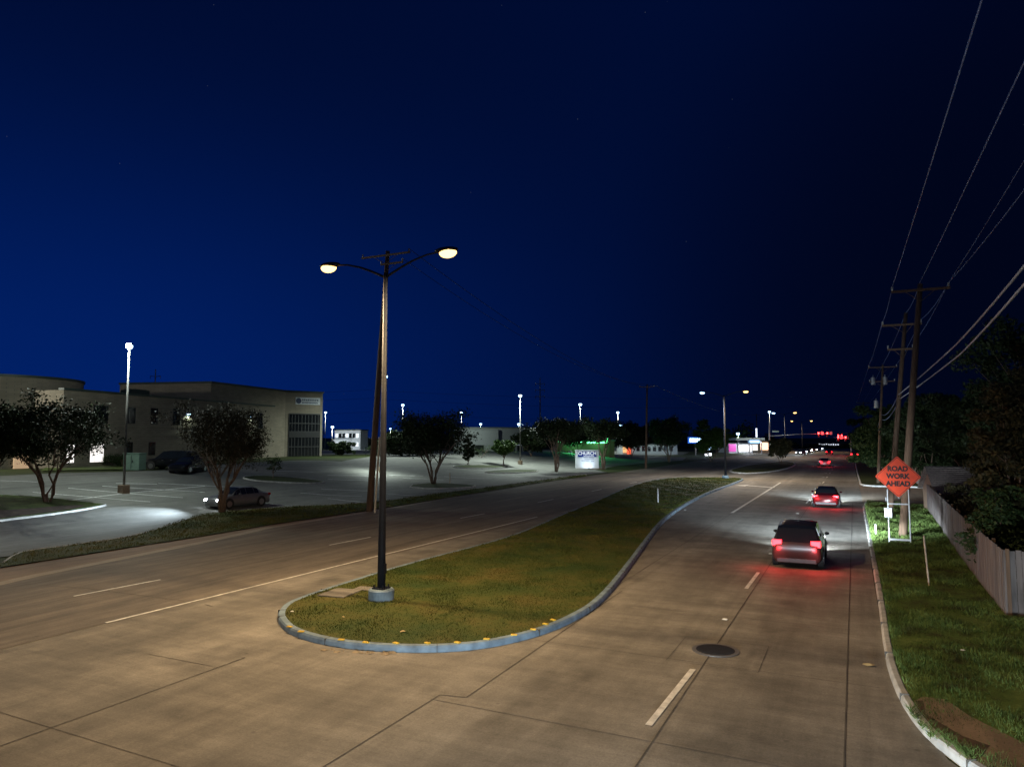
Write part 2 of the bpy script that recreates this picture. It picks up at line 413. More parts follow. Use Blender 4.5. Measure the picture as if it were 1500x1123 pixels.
# joints and markings
J = []
for k in range(40):
    y = 3.0+4.72*k
    J.append(((-7.8 if y < 14 else -7.6 if y < 30 else -9.5 if y < 40 else -11.8, y+.15), (.3, y)))
J.append(((-19.1, 8.6), (-7.8, 8.3))); J.append(((-15.5, 12.2), (-13.2, 12.2)))
J = [(a, b) for a, b in J]
strips('transverse_joints', J, .016, .003, M_joint)
strips('longitudinal_joints', [((-7.85, -20), (-7.75, 12.87)), ((-7.75, 12.87), (-7.22, 12.97)), ((-7.2, 12.97), (-7.3, 24)), ((-.32, -20), (-.32, 64)), ((-3.3, -10), (-3.3, 90)), ((-7.7, 24), (-7.75, 52)), ((-13.2, -20), (-13.2, 13))], .026, .005, M_joint)
strips('left_road_cracks', [(G(35, 850), G(420, 838)) if False else (G(35, 855), G(130, 862)), (G(130, 862), G(270, 880)), (G(283, 809), G(420, 822)), (G(300, 885), G(312, 888))], .03, .008, M_joint)
Mk = []
for (a, b) in (((950, 1062), (1015, 980)), ((1093, 862), (1111, 838)), ((1142, 795), (1152, 779)), ((1181, 737), (1186, 731))): Mk.append((G(*a), G(*b)))
strips('lane_dashes', Mk, .13, .010, M_white)
strips('turn_lane_line', [((-7.8, 51.5), (-7.85, 88))], .2, .010, M_white)
strips('edge_line_white', [((-19.15, 13.66), (-18.9, 43.5))], .12, .010, M_white)
strips('left_lane_dashes', [((-23.28, 15.44), (-23.1, 18.56)), ((-23.08, 27.9), (-22.95, 31.0)), ((-23.05, 40.6), (-22.95, 43.8)), ((-23, 53), (-23, 56.3)), ((-23, 66), (-23, 69)), ((-23, 79), (-23, 82))], .11, .010, M_white)
strips('far_lane_dashes', [((-3.45, y), (-3.4, y+3)) for y in (77, 89, 101, 113, 125, 137)], .14, .010, M_white)
mb = MB(); ax, ay = G(1094, 711); mb.add([(ax, ay-.3, .011), (ax+3.0, ay-2.3, .011), (ax+3.0, ay-1.5, .011), (ax, ay+.6, .011)], [(0, 1, 2, 3)])
mb.add([(ax-1.2, ay-.1, .011), (ax+.0, ay-1.4, .011), (ax+.0, ay+1.6, .011)], [(0, 1, 2)])
struct(mb.build('turn_arrow_marking', M_white))
kj = []
def kerb_gaps(pts, w, step, side):
    acc = 0
    for i in range(len(pts)-1):
        a = Vector(pts[i]); b = Vector(pts[i+1]); L_ = (b-a).length
        while acc < L_:
            p = a.lerp(b, acc/L_); d = (b-a)/L_; n = Vector((-d.y, d.x))*side; kj.append((tuple(p-n*.006), tuple(p+n*w))); acc += step
        acc -= L_
kerb_gaps(isl, .215, 3.0, 1); kerb_gaps(rk, .165, 3.0, -1)
mbk = MB()
for a_, b_ in kj:
    a_ = Vector(a_); b_ = Vector(b_); d_ = (b_-a_).normalized(); n_ = Vector((-d_.y, d_.x))*.007
    mbk.prism([tuple(a_-n_), tuple(b_-n_), tuple(b_+n_), tuple(a_+n_)], .0, .158)
struct(mbk.build('kerb_joints', M_joint))
# raised reflectors along the lane line
for k, (px, py) in enumerate([(1062, 907), (1129, 811), (1161, 765), (1168, 752), (1190, 724), (1195, 716), (1201, 707), (1206, 699), (1210, 693), (1214, 688)]):
    x, y = G(px, py); s = .06+.0009*y
    o = MB().add([(x-s, y-s, .008), (x+s, y-s, .008), (x+s, y+s, .008), (x-s, y+s, .008), (x-s*.6, y-s*.5, .03), (x+s*.6, y-s*.5, .03), (x+s*.6, y+s*.5, .03), (x-s*.6, y+s*.5, .03)],
                 [(0, 1, 5, 4), (1, 2, 6, 5), (2, 3, 7, 6), (3, 0, 4, 7), (4, 5, 6, 7)]).build('road_reflector', M_white)
    o['group'] = 'raised white reflectors on the lane line'
    o['label'] = ('raised white reflector on the lane line in front of the round cover', 'white reflector nearest behind the crossover', 'white reflector on the lane line, third from the camera',
      'white reflector on the lane line, fourth from the camera')[k] if k < 4 else 'small raised white reflector among the close-set row on the far lane line'
    o['category'] = 'reflector'
# yellow reflectors on the median kerb
for k, (px, py) in enumerate([(424, 918), (441, 925), (500, 937), (536, 941), (580, 942), (626, 942), (670, 941), (713, 936), (753, 930), (781, 922), (799, 914), (810, 908)]):
    x, y = G(px, py, .15)
    o = MB().box((x, y, .165), (.16, .09, .03), rz=.3*math.sin(k)).build('kerb_reflector', M_yel, bevel=.008)
    tag(o, 'small yellow reflector stuck on top of the median kerb', 'reflector', 'yellow reflectors on the median kerb')

# manhole
mx, my = G(1048, 952)
t = thing('manhole_cover', 'dark round iron manhole cover set in the right lane', 'manhole', (mx, my, .004))
mb = MB(); mb.tube([(0, 0, .0), (0, 0, .012)], .56, 32); mb.build('frame_ring', mat('iron_ring', (.2, .19, .18), .5, .5), t)
mb = MB(); mb.tube([(0, 0, .004), (0, 0, .017)], .46, 32)
for i in range(-3, 4):
    w = math.sqrt(.43**2-(i*.11)**2); mb.box((0, i*.11, .019), (2*w, .03, .008))
mb.build('lid', mat('iron_lid', (.022, .018, .016), .6, .4), t)
strips('manhole_slab_joints', [((-4.15, 17.1), (-4.15, 19.3)), ((-4.15, 19.3), (-2.1, 19.3)), ((-2.1, 19.3), (-2.1, 17.1)), ((-2.1, 17.1), (-4.15, 17.1))], .012, .0065, M_joint)

# ------------------------------------------------------------------ grass blades
blades('median_grass', [p for p in isl_in], .145, 420, .032, M_grass1, 'short dry green grass on the median island', near=26)
vg = [(x+.17, y) for x, y in rk[2:-3]]+[(1.5, 64.0), (4.4, 62), (4.3, 50), (3.9, 38), (3.7, 26), (6.5, 25.5), (8, 9), (5.4, 9.2), (3.1, 11.3)]
soil_np = soil
def blades_excl(*a, **k): pass
g2 = blades('verge_grass', vg, .12, 620, .075, M_grass2, 'lush green grass along the right kerb', near=24, clump=.9)
blades('left_verge_grass', verge_l, .05, 90, .05, M_grass1, 'mown grass strip beside the parking lot', near=40)
# tufts round the soil patch
tp = []
for px, py in ((1325, 1040), (1340, 1062), (1376, 1085), (1392, 1098), (1352, 1075), (1404, 1105), (1330, 1048)):
    x, y = G(px, py, .12); tp.append((x+.12, y))
V = []
for x, y in tp:
    for i in range(60):
        a = random.uniform(0, 6.28); r = random.gauss(0, .09); bx, by = x+r, y+random.gauss(0, .09); l = random.uniform(.08, .22)
        bx = max(bx, x-.02)
        V += [(bx-.006, by, .13), (bx+.006, by, .13), (bx+math.cos(a)*l*.8, by+math.sin(a)*l*.8, .13+l*.7)]
tag(npmesh('grass_tufts', np.array(V), np.arange(len(V)).reshape(-1, 3), M_grass2, k=3), 'loose tufts of grass hanging over the kerb by the bare soil', 'grass', kind='stuff')

# ------------------------------------------------------------------ trees
def leafmat(name, c):
    m, N, L, B = nodes(name)
    g = N.new('ShaderNodeNewGeometry'); n = N.new('ShaderNodeTexNoise'); n.inputs['Scale'].default_value = 1.6; n.inputs['Detail'].default_value = 5
    L.new(g.outputs['Position'], n.inputs['Vector'])
    cr = N.new('ShaderNodeValToRGB'); e = cr.color_ramp.elements
    e[0].position = .3; e[0].color = (c[0]*.55, c[1]*.6, c[2]*.6, 1); e[1].position = .72; e[1].color = (c[0]*1.5, c[1]*1.35, c[2]*1.2, 1)
    L.new(n.outputs['Fac'], cr.inputs[0]); L.new(cr.outputs[0], B.inputs['Base Color']); B.inputs['Roughness'].default_value = .55
    B.inputs['Specular IOR Level'].default_value = .15
    return m
L_dark = leafmat('leaf_dark', (.026, .042, .018)); L_green = leafmat('leaf_green', (.028, .05, .018)); L_bright = leafmat('leaf_bright', (.05, .10, .022)); L_brown = leafmat('leaf_brown', (.045, .042, .02))
def tree(name, label, base, h, w, nt=5, nleaf=9000, ls=.15, lm=None, clear=.38, group='trees', fat=1., depthf=1., droop=0., lean=(0, 0), bias=0.):
    nleaf = int(nleaf*1.7); ls *= 1.1
    """multi-stem tree; h height, w crown width, clear = bare fraction"""
    rs = random.Random(int(abs(base[0]*31+base[1]*17+h*7)*10))
    rg = np.random.default_rng(int(abs(base[0]*31+base[1]*17)*10)+3)
    t = thing(name, label, 'tree', base, 0, group)
    mb = MB(); tips = []
    for i in range(nt):
        a = 2*math.pi*(i+rs.uniform(-.3, .3))/nt; sp = w*.30*rs.uniform(.6, 1.15) if nt > 1 else 0
        r0 = fat*h*.017*rs.uniform(.7, 1.1)*(1 if nt > 1 else 1.9)
        p = Vector((math.cos(a)*.12*(nt > 1), math.sin(a)*.12*(nt > 1), -.05)); pts = [p]; n = 6
        top = Vector((math.cos(a)*sp+lean[0]*.5, math.sin(a)*sp*depthf+lean[1]*.5, h*(clear+.18)))
        for k in range(1, n+1):
            f = k/n; q = p.lerp(top, f)+Vector((rs.gauss(0, .012*h), rs.gauss(0, .012*h), 0))
            q.x -= math.cos(a)*sp*.22*math.sin(f*math.pi); q.y -= math.sin(a)*sp*.22*math.sin(f*math.pi); pts.append(q)
        mb.tube(pts, [r0*(1-.5*k/n) for k in range(n+1)], 7)
        for b in range(5 if nt > 1 else 11):
            f = rs.uniform(.5, 1); st = pts[int(f*n)]
            aa = a+rs.gauss(0, .8) if nt > 1 else rs.uniform(0, 6.28)
            e = Vector((math.cos(aa)*w*.42*rs.uniform(.3, 1), math.sin(aa)*w*.42*depthf*rs.uniform(.3, 1), h*rs.uniform(clear+.12, .93)))
            e.x += lean[0]; e.y += lean[1]
            mid = st.lerp(e, .5)+Vector((rs.gauss(0, .03*h), rs.gauss(0, .03*h), rs.uniform(0, .04*h)))
            mb.tube([st, mid, e], [r0*.42, r0*.25, r0*.08], 5); tips += [e, mid.lerp(e, .4)]
            for c in range(2):
                e2 = e+Vector((rs.gauss(0, .1*w), rs.gauss(0, .1*w)*depthf, rs.gauss(0, .07*h))); mb.tube([mid, e2], [r0*.2, r0*.05], 4); tips.append(e2)
    mb.build('trunk', M_bark, t, smooth=True)
    # leaf clumps: at twig tips plus a few throughout the crown
    cl = [(tp_, rs.uniform(.08, .15)*w) for tp_ in tips]
    for i in range(46):
        u = rg.normal(size=3); u /= np.linalg.norm(u); rr = rg.random()**.45
        c = Vector((u[0]*w*.47*rr+lean[0], u[1]*w*.47*rr*depthf+lean[1], h*(clear+(1-clear)*.52)+u[2]*h*(1-clear)*.46*rr)); cl.append((c, rs.uniform(.07, .14)*w))
    wt = np.array([c[1]**2 for c in cl]); cnt = (wt/wt.sum()*nleaf).astype(int); Cs = []
    for (c, r), k in zip(cl, cnt):
        u = rg.normal(size=(k, 3)); u /= np.maximum(np.linalg.norm(u, axis=1, keepdims=True), 1e-6); rr = rg.random((k, 1))**.6
        q = np.array([c.x, c.y, c.z])+u*rr*r*np.array([1.1, 1.1, .72]); q[:, 2] -= droop*rr[:, 0]*r; Cs.append(q)
    Cs = np.concatenate(Cs); Cs = Cs[Cs[:, 2] > h*clear*.55]
    leafmesh('crown', Cs, ls, lm or L_dark, t)
    return t
def tree_px(name, label, bpx, bpy_, top, wpx, **k):
    b = GT(bpx, bpy_); D = fwd(b.x, b.y); h = Z(b.x, b.y, top)-b.z; w = wpx*D/FPX
    return tree(name, label, (b.x, b.y, b.z), h, w, **k)
tree_px('crape_myrtle', 'multi-stem dark tree on the kerbed lot island at the left', 70, 737, 590, 175, nt=4, nleaf=9000, ls=.17, clear=.40, group='trees in the parking lot')
tree_px('crape_myrtle', 'dark tree cut off by the left edge of the picture', -22, 735, 588, 130, nt=4, nleaf=8000, ls=.17, clear=.42, lm=L_green, group='trees in the parking lot')
tree_px('crape_myrtle', 'broad dark crape myrtle standing in front of the grey sedan', 325, 750, 592, 150, nt=6, nleaf=13000, ls=.12, clear=.42, group='trees in the parking lot', lm=L_brown)
tree_px('crape_myrtle', 'dark round tree forking low in the middle of the lot', 635, 710, 604, 120, nt=5, nleaf=8000, ls=.22, clear=.40, group='trees in the parking lot')
tree_px('crape_myrtle', 'multi-stem tree just left of the lit church sign', 815, 691, 614, 78, nt=5, nleaf=5000, ls=.3, clear=.60, group='trees by the road')
tree_px('crape_myrtle', 'multi-stem tree just right of the lit church sign', 884, 687, 616, 72, nt=5, nleaf=5000, ls=.3, clear=.62, group='trees by the road')
tree_px('shade_tree', 'small pale green young tree between dark ones in the lot', 738, 681, 643, 34, nt=1, nleaf=3500, ls=.24, clear=.35, lm=L_bright, group='trees in the parking lot')
tree_px('sapling', 'thin staked sapling beside the right end of the brick building', 400, 702, 665, 26, nt=1, nleaf=260, ls=.16, clear=.3, lm=L_green, group='trees in the parking lot', fat=.7)
tree_px('conifer', 'narrow upright dark evergreen behind the middle lot tree', 686, 680, 634, 18, nt=1, nleaf=3500, ls=.24, clear=.02, lm=L_dark, group='trees in the parking lot')
tree_px('shade_tree', 'wide dark tree behind the power pole in the distance', 980, 676, 612, 66, nt=4, nleaf=6500, ls=.36, clear=.3, lm=L_green, group='trees by the road')
tree_px('shade_tree', 'tall green lit tree behind the far double street lamp', 1043, 676, 612, 56, nt=2, nleaf=8000, ls=.34, clear=.12, lm=L_bright, group='trees by the road')
tree_px('median_tree', 'small brown-leaved double-trunk tree on the far median', 1144, 680, 641, 34, nt=2, nleaf=4500, ls=.3, clear=.28, lm=L_brown, group='trees by the road')
tree_px('shade_tree', 'dark far tree right of the white lit building', 598, 668, 632, 80, nt=3, nleaf=6000, ls=.5, clear=.1, group='far tree line')
tree_px('shade_tree', 'dark far tree in front of the white lit building', 500, 667, 648, 34, nt=3, nleaf=3000, ls=.3, clear=.1, group='far tree line')
tree_px('shade_tree', 'dark tree standing behind the green strip lights', 845, 666, 622, 92, nt=3, nleaf=6500, ls=.45, clear=.32, group='far tree line')
tree_px('shade_tree', 'dark tree far back between the church sign and the white building', 778, 668, 628, 54, nt=3, nleaf=4500, ls=.45, clear=.2, group='far tree line')
tree_px('shade_tree', 'dark tree far back to the right of the green strip lights', 925, 668, 620, 70, nt=3, nleaf=5500, ls=.45, clear=.25, group='far tree line')
# right-hand trees
def tree_at(name, label, px, D, top, wpx, zb=.12, **k):
    d = P(px, 640, D); x, y = d.x, d.y; h = Z(x, y, top)-zb
    return tree(name, label, (x, y, zb), h, wpx*D/FPX, **k)
tree_at('oak_tree', 'dense dark tree overhanging the far kerb beyond the side street', 1292, 92, 592, 84, nt=3, nleaf=15000, ls=.34, clear=.06, lm=L_green, group='trees along the right side')
tree_at('oak_tree', 'dark tree directly behind the orange diamond sign', 1352, 68, 574, 100, nt=3, nleaf=14000, ls=.3, clear=.06, group='trees along the right side')
tree_at('oak_tree', 'dark tree above the shed behind the fence', 1425, 58, 560, 130, nt=3, nleaf=15000, ls=.28, clear=.28, group='trees along the right side')
tree_at('oak_tree', 'tallest black tree rising at the right edge of the picture', 1530, 44, 478, 190, nt=4, nleaf=16000, ls=.24, clear=.25, group='trees along the right side')
tree_at('oak_tree', 'leafy tree whose low branches hang over the fence', 1500, 27, 560, 150, nt=3, nleaf=15000, ls=.16, clear=.18, lm=L_brown, group='trees along the right side')
tree_at('shrub', 'drooping shrub leaning over the near end of the fence', 1490, 25.5, 706, 150, nt=4, nleaf=9000, ls=.13, clear=.1, lm=L_green, group='trees along the right side', droop=.6)
tree_at('oak_tree', 'dark tree far along the right kerb beside the stop light', 1272, 150, 612, 54, nt=3, nleaf=8000, ls=.5, clear=.05, group='trees along the right side')

tree_at('shrub', 'low brownish branches spilling over the middle of the fence', 1452, 34, 712, 105, nt=4, nleaf=5000, ls=.13, clear=.1, lm=L_brown, group='trees along the right side', droop=.8)
tree_at('shrub', 'small bush peeking over the fence below the striped roof', 1412, 41, 708, 60, nt=4, nleaf=3000, ls=.13, clear=.1, lm=L_brown, group='trees along the right side', droop=.6)
# ------------------------------------------------------------------ street lamps
def street_lamp(label, x, y, zb, H, arm, W, plinth=True, cool=(False, False), rad=.085, hs=1., on=(1, 1)):
    t = thing('street_lamp', label, 'street lamp', (x, y, zb), 0, 'double-armed street lamps on the median')
    z0 = 0
    if plinth:
        mb = MB(); mb.tube([(0, 0, -.05), (0, 0, .30), (0, 0, .34)], [.40, .40, .36], 28); mb.build('concrete_base', M_kerbblue, t, smooth=False)
        z0 = .34
        mb = MB(); mb.box((0, 0, z0+.02), (.42, .42, .04))
        for i in (-1, 1):
            for j in (-1, 1): mb.tube([(i*.16, j*.16, z0), (i*.16, j*.16, z0+.13)], .022, 8)
        mb.build('base_plate', M_blackm, t)
    Hp = H-.55
    mb = MB(); mb.tube([(0, 0, z0), (0, 0, z0+1.2), (0, 0, Hp)], [rad*1.5, rad*1.4, rad*.72], 14); mb.build('pole', M_blackm, t, smooth=True)
    mb = MB(); mb.box((rad*1.35, 0, z0+.62), (.05, .14, .3)); mb.build('hand_hole_cover', M_blackm, t)
    for s, cl, o_ in ((-1, cool[0], on[0]), (1, cool[1], on[1])):
        pts = [(s*arm*f, 0, Hp-.15+.62*math.sin(f*math.pi/2)) for f in (0, .12, .3, .5, .75, 1)]
        mb = MB(); mb.tube(pts, [.045, .042, .038, .034, .03, .028], 8); mb.build('arm', M_blackm, t, smooth=True)
        e = Vector(pts[-1]); mb = MB()
        mb.ell((e.x+s*.22*hs, 0, e.z+.02), (.42*hs, .19*hs, .10*hs), 14, 8); hd = mb.build('lamp_head', M_blackm, t, smooth=True)
        mb = MB(); mb.ell((e.x+s*.28*hs, 0, e.z-.06*hs), (.30*hs, .18*hs, .17*hs), 16, 10); mb.build('lens', M_lens_cool if cl else M_lens_warm, hd, smooth=True)
        if o_: lamp('lamp_light', (e.x+s*.30*hs, 0, e.z-.34*hs), (.8, .9, 1) if cl else WARM, W*o_, t, spot=174, blend=.5, rad=.2)
    return t
lx, ly = G(546, 877, .15)
SW = 4000
street_lamp('tall double-armed street lamp on a round base at the near end of the median', lx+.25, ly+.1, .14, 10.9, 2.05, SW)
street_lamp('double-armed street lamp standing behind the viewer at the near junction', -13.5, -10.5, .0, 11.0, 2.05, SW*1.05)
fx, fy = G(1063, 700, .15)
fh = Z(fx, fy, 573)
street_lamp('slim black double-armed street lamp at the far end of the near median', fx, fy, .14, fh-.1, 2.35, SW*1.3, plinth=True, cool=(True, False), rad=.1)
q = P(1162, 605, 185); street_lamp('far street lamp above the junction, left of the red signals', q.x-2.2, q.y, 0, q.z+.3, 2.2, 2600, plinth=False, rad=.1, hs=1.4, cool=(True, False), on=(1, 1))
q = P(1176, 617, 250); street_lamp('most distant street lamp showing as two small lights', q.x-.4, q.y, 0, q.z+.3, 2.8, 2600, plinth=False, rad=.1, hs=1.3)
# concrete pads beside the near lamp
px0 = MB(); px0.box((-15.25, 19.0, .16), (.95, 1.15, .05), rz=.12); px0.box((-14.95, 19.9, .158), (.6, .5, .04), rz=.12)
tag(px0.build('utility_pad', M_conc, bevel=.01), 'flat concrete utility pad in the grass beside the lamp base', 'pad')

# ------------------------------------------------------------------ lot lights
def lot_light(label, top, zb, lensW, boxed=True, s=1., cool=True, r=.09, twin=True):
    x, y, z = top
    t = thing('lot_light', label, 'light pole', (x, y, zb), 0, 'pole lights in the parking lots')
    H = z-zb
    if boxed:
        mb = MB(); mb.prism([(.42*math.cos(a), .42*math.sin(a)) for a in [math.pi/4+i*math.pi/2 for i in range(4)]], -.1, .62); b = mb.build('concrete_base', M_walk, t, bevel=.03)
    mb = MB(); mb.tube([(0, 0, .5 if boxed else -.1), (0, 0, H-.25)], [r, r*.7], 10); mb.build('pole', M_polem, t, smooth=True)
    mb = MB(); mb.tube([(0, 0, H-.3), (0, 0, H-.12), (0, 0, H+.05*s), (0, 0, H+.12*s)], [.08*s, .14*s, .27*s, .16*s], 12); hd = mb.build('lamp_head', M_steel, t, smooth=True)
    mb = MB(); mb.ell((0, 0, H-.12*s), (.24*s, .24*s, .22*s), 14, 10)
    mb.build('lens', M_lens_cool, hd, smooth=False)
    if lensW: lamp('lamp_light', (.3, -1.0, H-.35*s), COOL, lensW*3.4, t, spot=168, blend=.8, rad=.3)
    return t
b = GT(181, 722); lot_light('square-based lot light pole in front of the brick building', (b.x, b.y, Z(b.x, b.y, 505)), b.z, 0)
lamp('lamp_light', (b.x+.15, b.y-.6, Z(b.x, b.y, 507)), COOL, 3200, None, rad=.3)
lot_light('added unseen lot light beside the building drum, brightening the brick wall', (-76, 34, 2.2+9.5), 2.2, 0); lamp('lamp_light', (-76, 33.4, 11.4), (1, 1, .85), 5200, None, rad=.3)  # unseen pole light added to brighten the brick walls
b = GT(560, 692); lot_light('short square-based lot light just right of the tall street lamp pole', (b.x, b.y, Z(b.x, b.y, 651)), b.z, 350, s=.9)
b = GT(762, 680); lot_light('tall lot light standing left of the church sign', (b.x, b.y, Z(b.x, b.y, 578)), b.z, 3200, s=1.2)
def by_top(px, py, H, lab, W, s=1.2, zg=None):
    for D in [40+2*i for i in range(230)]:
        p_ = P(px, py, D)
        if p_.z-T(p_.x, p_.y) >= H: break
    lot_light(lab, (p_.x, p_.y, p_.z), T(p_.x, p_.y), W, s=s, boxed=False)
by_top(565, 550, 12.5, 'tallest lot light right behind the street lamp pole', 3000, 1.3)
by_top(572, 627, 9.5, 'blazing low lot light right of the tall street lamp pole', 3800, 1.9)
by_top(590, 592, 12, 'lot light high above the dark far trees, right of the street lamp', 2500, 1.6)
by_top(676, 603, 12.5, 'lot light above the narrow evergreen', 2500, 1.7)
by_top(477, 603, 11, 'thin lot light next to the right corner of the brick building', 1800, 1.5)
by_top(487, 624, 9, 'blazing lot light beside the white lit building', 3500, 2.2)
by_top(850, 591, 15, 'bright lot light above the church sign', 3000, 2.0)
by_top(905, 603, 14, 'lot light to the left of the far power pole', 2500, 1.9)
by_top(760, 620, 9, 'low lot light left of the grey store', 1500, 1.8)
by_top(862, 626, 9, 'low lot light just above the green strip lights', 1500, 1.8)
by_top(704, 620, 10, 'low distant lot light above the grey store roof', 1200, 1.8)
by_top(909, 622, 9, 'low distant lot light right of the green strip lights', 1200, 1.6)
by_top(1081, 634, 7, 'bluish white flood light on the fuel station canopy', 3500, 2.8)
by_top(1127, 602, 13, 'small white light over the junction mast pole', 900, 1.5)

# ------------------------------------------------------------------ utility poles and lines
def upole(label, base, top, arms, r=.17, mats=None, extra=None):
    """base, top: world points; arms: (height from top, half length, centre shift)"""
    t = thing('utility_pole', label, 'utility pole', base, 0, 'wooden utility poles')
    B = Vector(base); Tp = Vector(top)-B
    mb = MB(); mb.tube([Vector((0, 0, -.1)), Tp*.5, Tp], [r, r*.85, r*.62], 12); mb.build('pole', M_wood, t, smooth=True)
    ends = []
    for (dz, hl, sh) in arms:
        c = Tp*(1-dz/Tp.z); c = Vector((c.x, c.y-r, c.z))
        mb = MB(); mb.box((c.x+sh, c.y, c.z), (2*hl, .1, .12)); mb.tube([(c.x-hl*.55+sh, c.y, c.z), (c.x, c.y, c.z-.6)], .018, 5); mb.tube([(c.x+hl*.55+sh, c.y, c.z), (c.x, c.y, c.z-.6)], .018, 5)
        a = mb.build('crossarm', M_wood, t)
        for s in (-1, 1):
            p = Vector((c.x+sh+s*hl*.95, c.y, c.z)); mb = MB(); mb.tube([p+Vector((0, 0, .05)), p+Vector((0, 0, .14)), p+Vector((0, 0, .17)), p+Vector((0, 0, .26))], [.03, .07, .045, .06], 8)
            mb.build('insulator', M_kerb, a); ends.append(B+p+Vector((0, 0, .26)))
    if extra:
        for (dz, dx) in extra:
            c = Tp*(1-dz/Tp.z); mb = MB(); mb.tube([(c.x+dx, c.y-.1, c.z-.45), (c.x+dx, c.y-.1, c.z+.35), (c.x+dx, c.y-.1, c.z+.42)], [.24, .24, .15], 12); mb.tube([(c.x+dx, c.y-.1, c.z+.4), (c.x+dx, c.y-.1, c.z+.65)], .04, 6); mb.build('transformer', M_steel, t)
    return ends, B+Tp
def cable(label, pts, r=.014, sag=None, m=None, name='overhead_line', ex=0):
    mb = MB(); path = []
    for i in range(len(pts)-1):
        a, b = Vector(pts[i]), Vector(pts[i+1]); n = 24; L = (b-a).length
        s = (sag if sag is not None else .00035*L*L)
        for k in range(n+(i == len(pts)-2)):
            f = k/n; p = a.lerp(b, f); p.z -= 4*s*f*(1-f); path.append(p)
    mb.tube(path, r, 5); return tag(mb.build(name, m or M_cable2), label, 'overhead line', 'overhead lines')
def topof(bpx, bpy_, tpx, tpy, zb=.12):
    x, y = G(bpx, bpy_, zb); D = fwd(x, y); q = P(tpx, tpy, D); return (x, y, zb), (q.x, q.y, q.z)
b1, t1 = topof(1322, 786, 1348, 416); e1, tt1 = upole('near leaning wooden utility pole right behind the orange sign', b1, t1, [(.35, 1.35, 0)], r=.2)
b2, t2 = topof(1303, 757, 1327, 458); e2, tt2 = upole('slightly farther wooden utility pole with two short crossarms', b2, t2, [(.8, 1.15, -.2), (2.4, .75, -.15)], r=.18)
q3 = P(1293, 534, 80); e3, tt3 = upole('distant utility pole carrying grey transformer cans', (q3.x-.9, q3.y, .12), (q3.x, q3.y, q3.z), [(.3, 1.45, 0), (1.9, 1.3, 0)], r=.17, extra=[(1.8, -.9), (1.8, .3), (4.4, -.5)])
q4 = P(1265, 588, 160); e4, tt4 = upole('farthest utility pole just above the right-hand tree line', (q4.x-.5, q4.y, .12), tuple(q4), [(.3, 1.4, 0)], r=.18)
for k, (pe, nm) in enumerate((((1432, 0, 0), 'leftmost'), ((1500, 75, 1), 'second'), ((1500, 268, 2), 'lowest')))  :
    z = t1[2]
    st = [e1[0], Vector(t1)+Vector((0, 0, .1)), e1[1]][k]; zz = st.z-.3
    g = G(pe[0], pe[1], zz); A = Vector((g[0], g[1], zz)); dirv = (A-st); far = st+dirv*(2.2 if k < 2 else 1.6)
    s2 = [e2[0], tt2, e2[1]][k]; s3 = [e3[0], tt3, e3[1]][k]; s4 = [e4[0], tt4, e4[1]][k]
    cable(('overhead wire nearest the picture centre, running off the top edge', 'overhead wire meeting the top of the leaning pole', 'overhead wire on the right end of the crossarm')[k], [tuple(far), tuple(st), tuple(s2), tuple(s3), tuple(s4)], r=.019, sag=.22)
    if k == 2:
        g = G(1500, 225, zz+.5); A = Vector((g[0], g[1], zz+.5)); cable('thin overhead wire just above the crossarm wire', [tuple(st+(A-st)*1.8), tuple(st), tuple(e2[3])], r=.016, sag=.2)
for k, (p0, p1, z0) in enumerate((((1316, 578), (1500, 388), 0), ((1318, 584), (1500, 415), 0))):
    D0 = fwd(b2[0], b2[1]); a = P(p0[0], p0[1], D0); mid = P(1400 if k == 0 else 1405, 505 if k == 0 else 520, 27); c = P(p1[0]+8, p1[1]-8, 14.5)
    d_ = c-mid; e = c+d_*.8
    cable('thick pale communication cable, ' + ('upper' if k == 0 else 'lower')+' one of the close pair', [tuple(a), tuple(mid), tuple(c), tuple(e)], r=.030, sag=.05, m=M_cable)
    cable('communication cable span beyond the poles, ' + ('upper' if k == 0 else 'lower')+' of two', [tuple(a), (q3.x-.3, q3.y, a.z-.2-.3*k), (q4.x-.3, q4.y, a.z-.2-.3*k)], r=.03)
# pole behind the big lamp
bA, tA = topof(541, 748, 568, 368, .05)
eA, ttA = upole('tall leaning wooden pole directly behind the street lamp', bA, tA, [(.35, 2.1, 0), (1.0, .95, .6)], r=.24)
mb = MB(); gA = G(549, 750, .05); D = fwd(*gA); q = P(556, 640, D); mb.tube([(gA[0], gA[1], 0), tuple(q)], .07, 8)
tag(mb.build('guy_guard', mat('pale_guard', (.55, .5, .38), .6)), 'pale plastic guy wire guard leaning beside the wooden pole', 'guy guard')
cable('guy wire running up behind the street lamp pole', [tuple(q), tuple(Vector(ttA)-Vector((0, 0, 1.2)))], r=.012, sag=0)
b5 = G(946, 686); q5 = P(948, 563, fwd(*b5)); e5, tt5 = upole('slim dark power pole right of the church sign', (b5[0], b5[1], 0), tuple(q5), [(.4, 1.3, 0)], r=.2)
q6 = P(1108, 606, 330); e6, tt6 = upole('very distant utility pole above the fuel station', (q6.x, q6.y, 0), tuple(q6), [(.5, 2, 0)], r=.25)
cable('overhead wire sagging from the tall leaning pole to the slim power pole', [tuple(eA[1]), tuple(e5[0])], r=.022, sag=1.6, m=M_cable3)
cable('lower overhead wire from the tall leaning pole to the slim power pole', [tuple(eA[3]), tuple(e5[1])], r=.018, sag=2.2, m=M_cable3)
cable('overhead wire from the slim power pole to the far pole over the fuel station', [tuple(e5[1]), tuple(e6[0])], r=.04, sag=2)
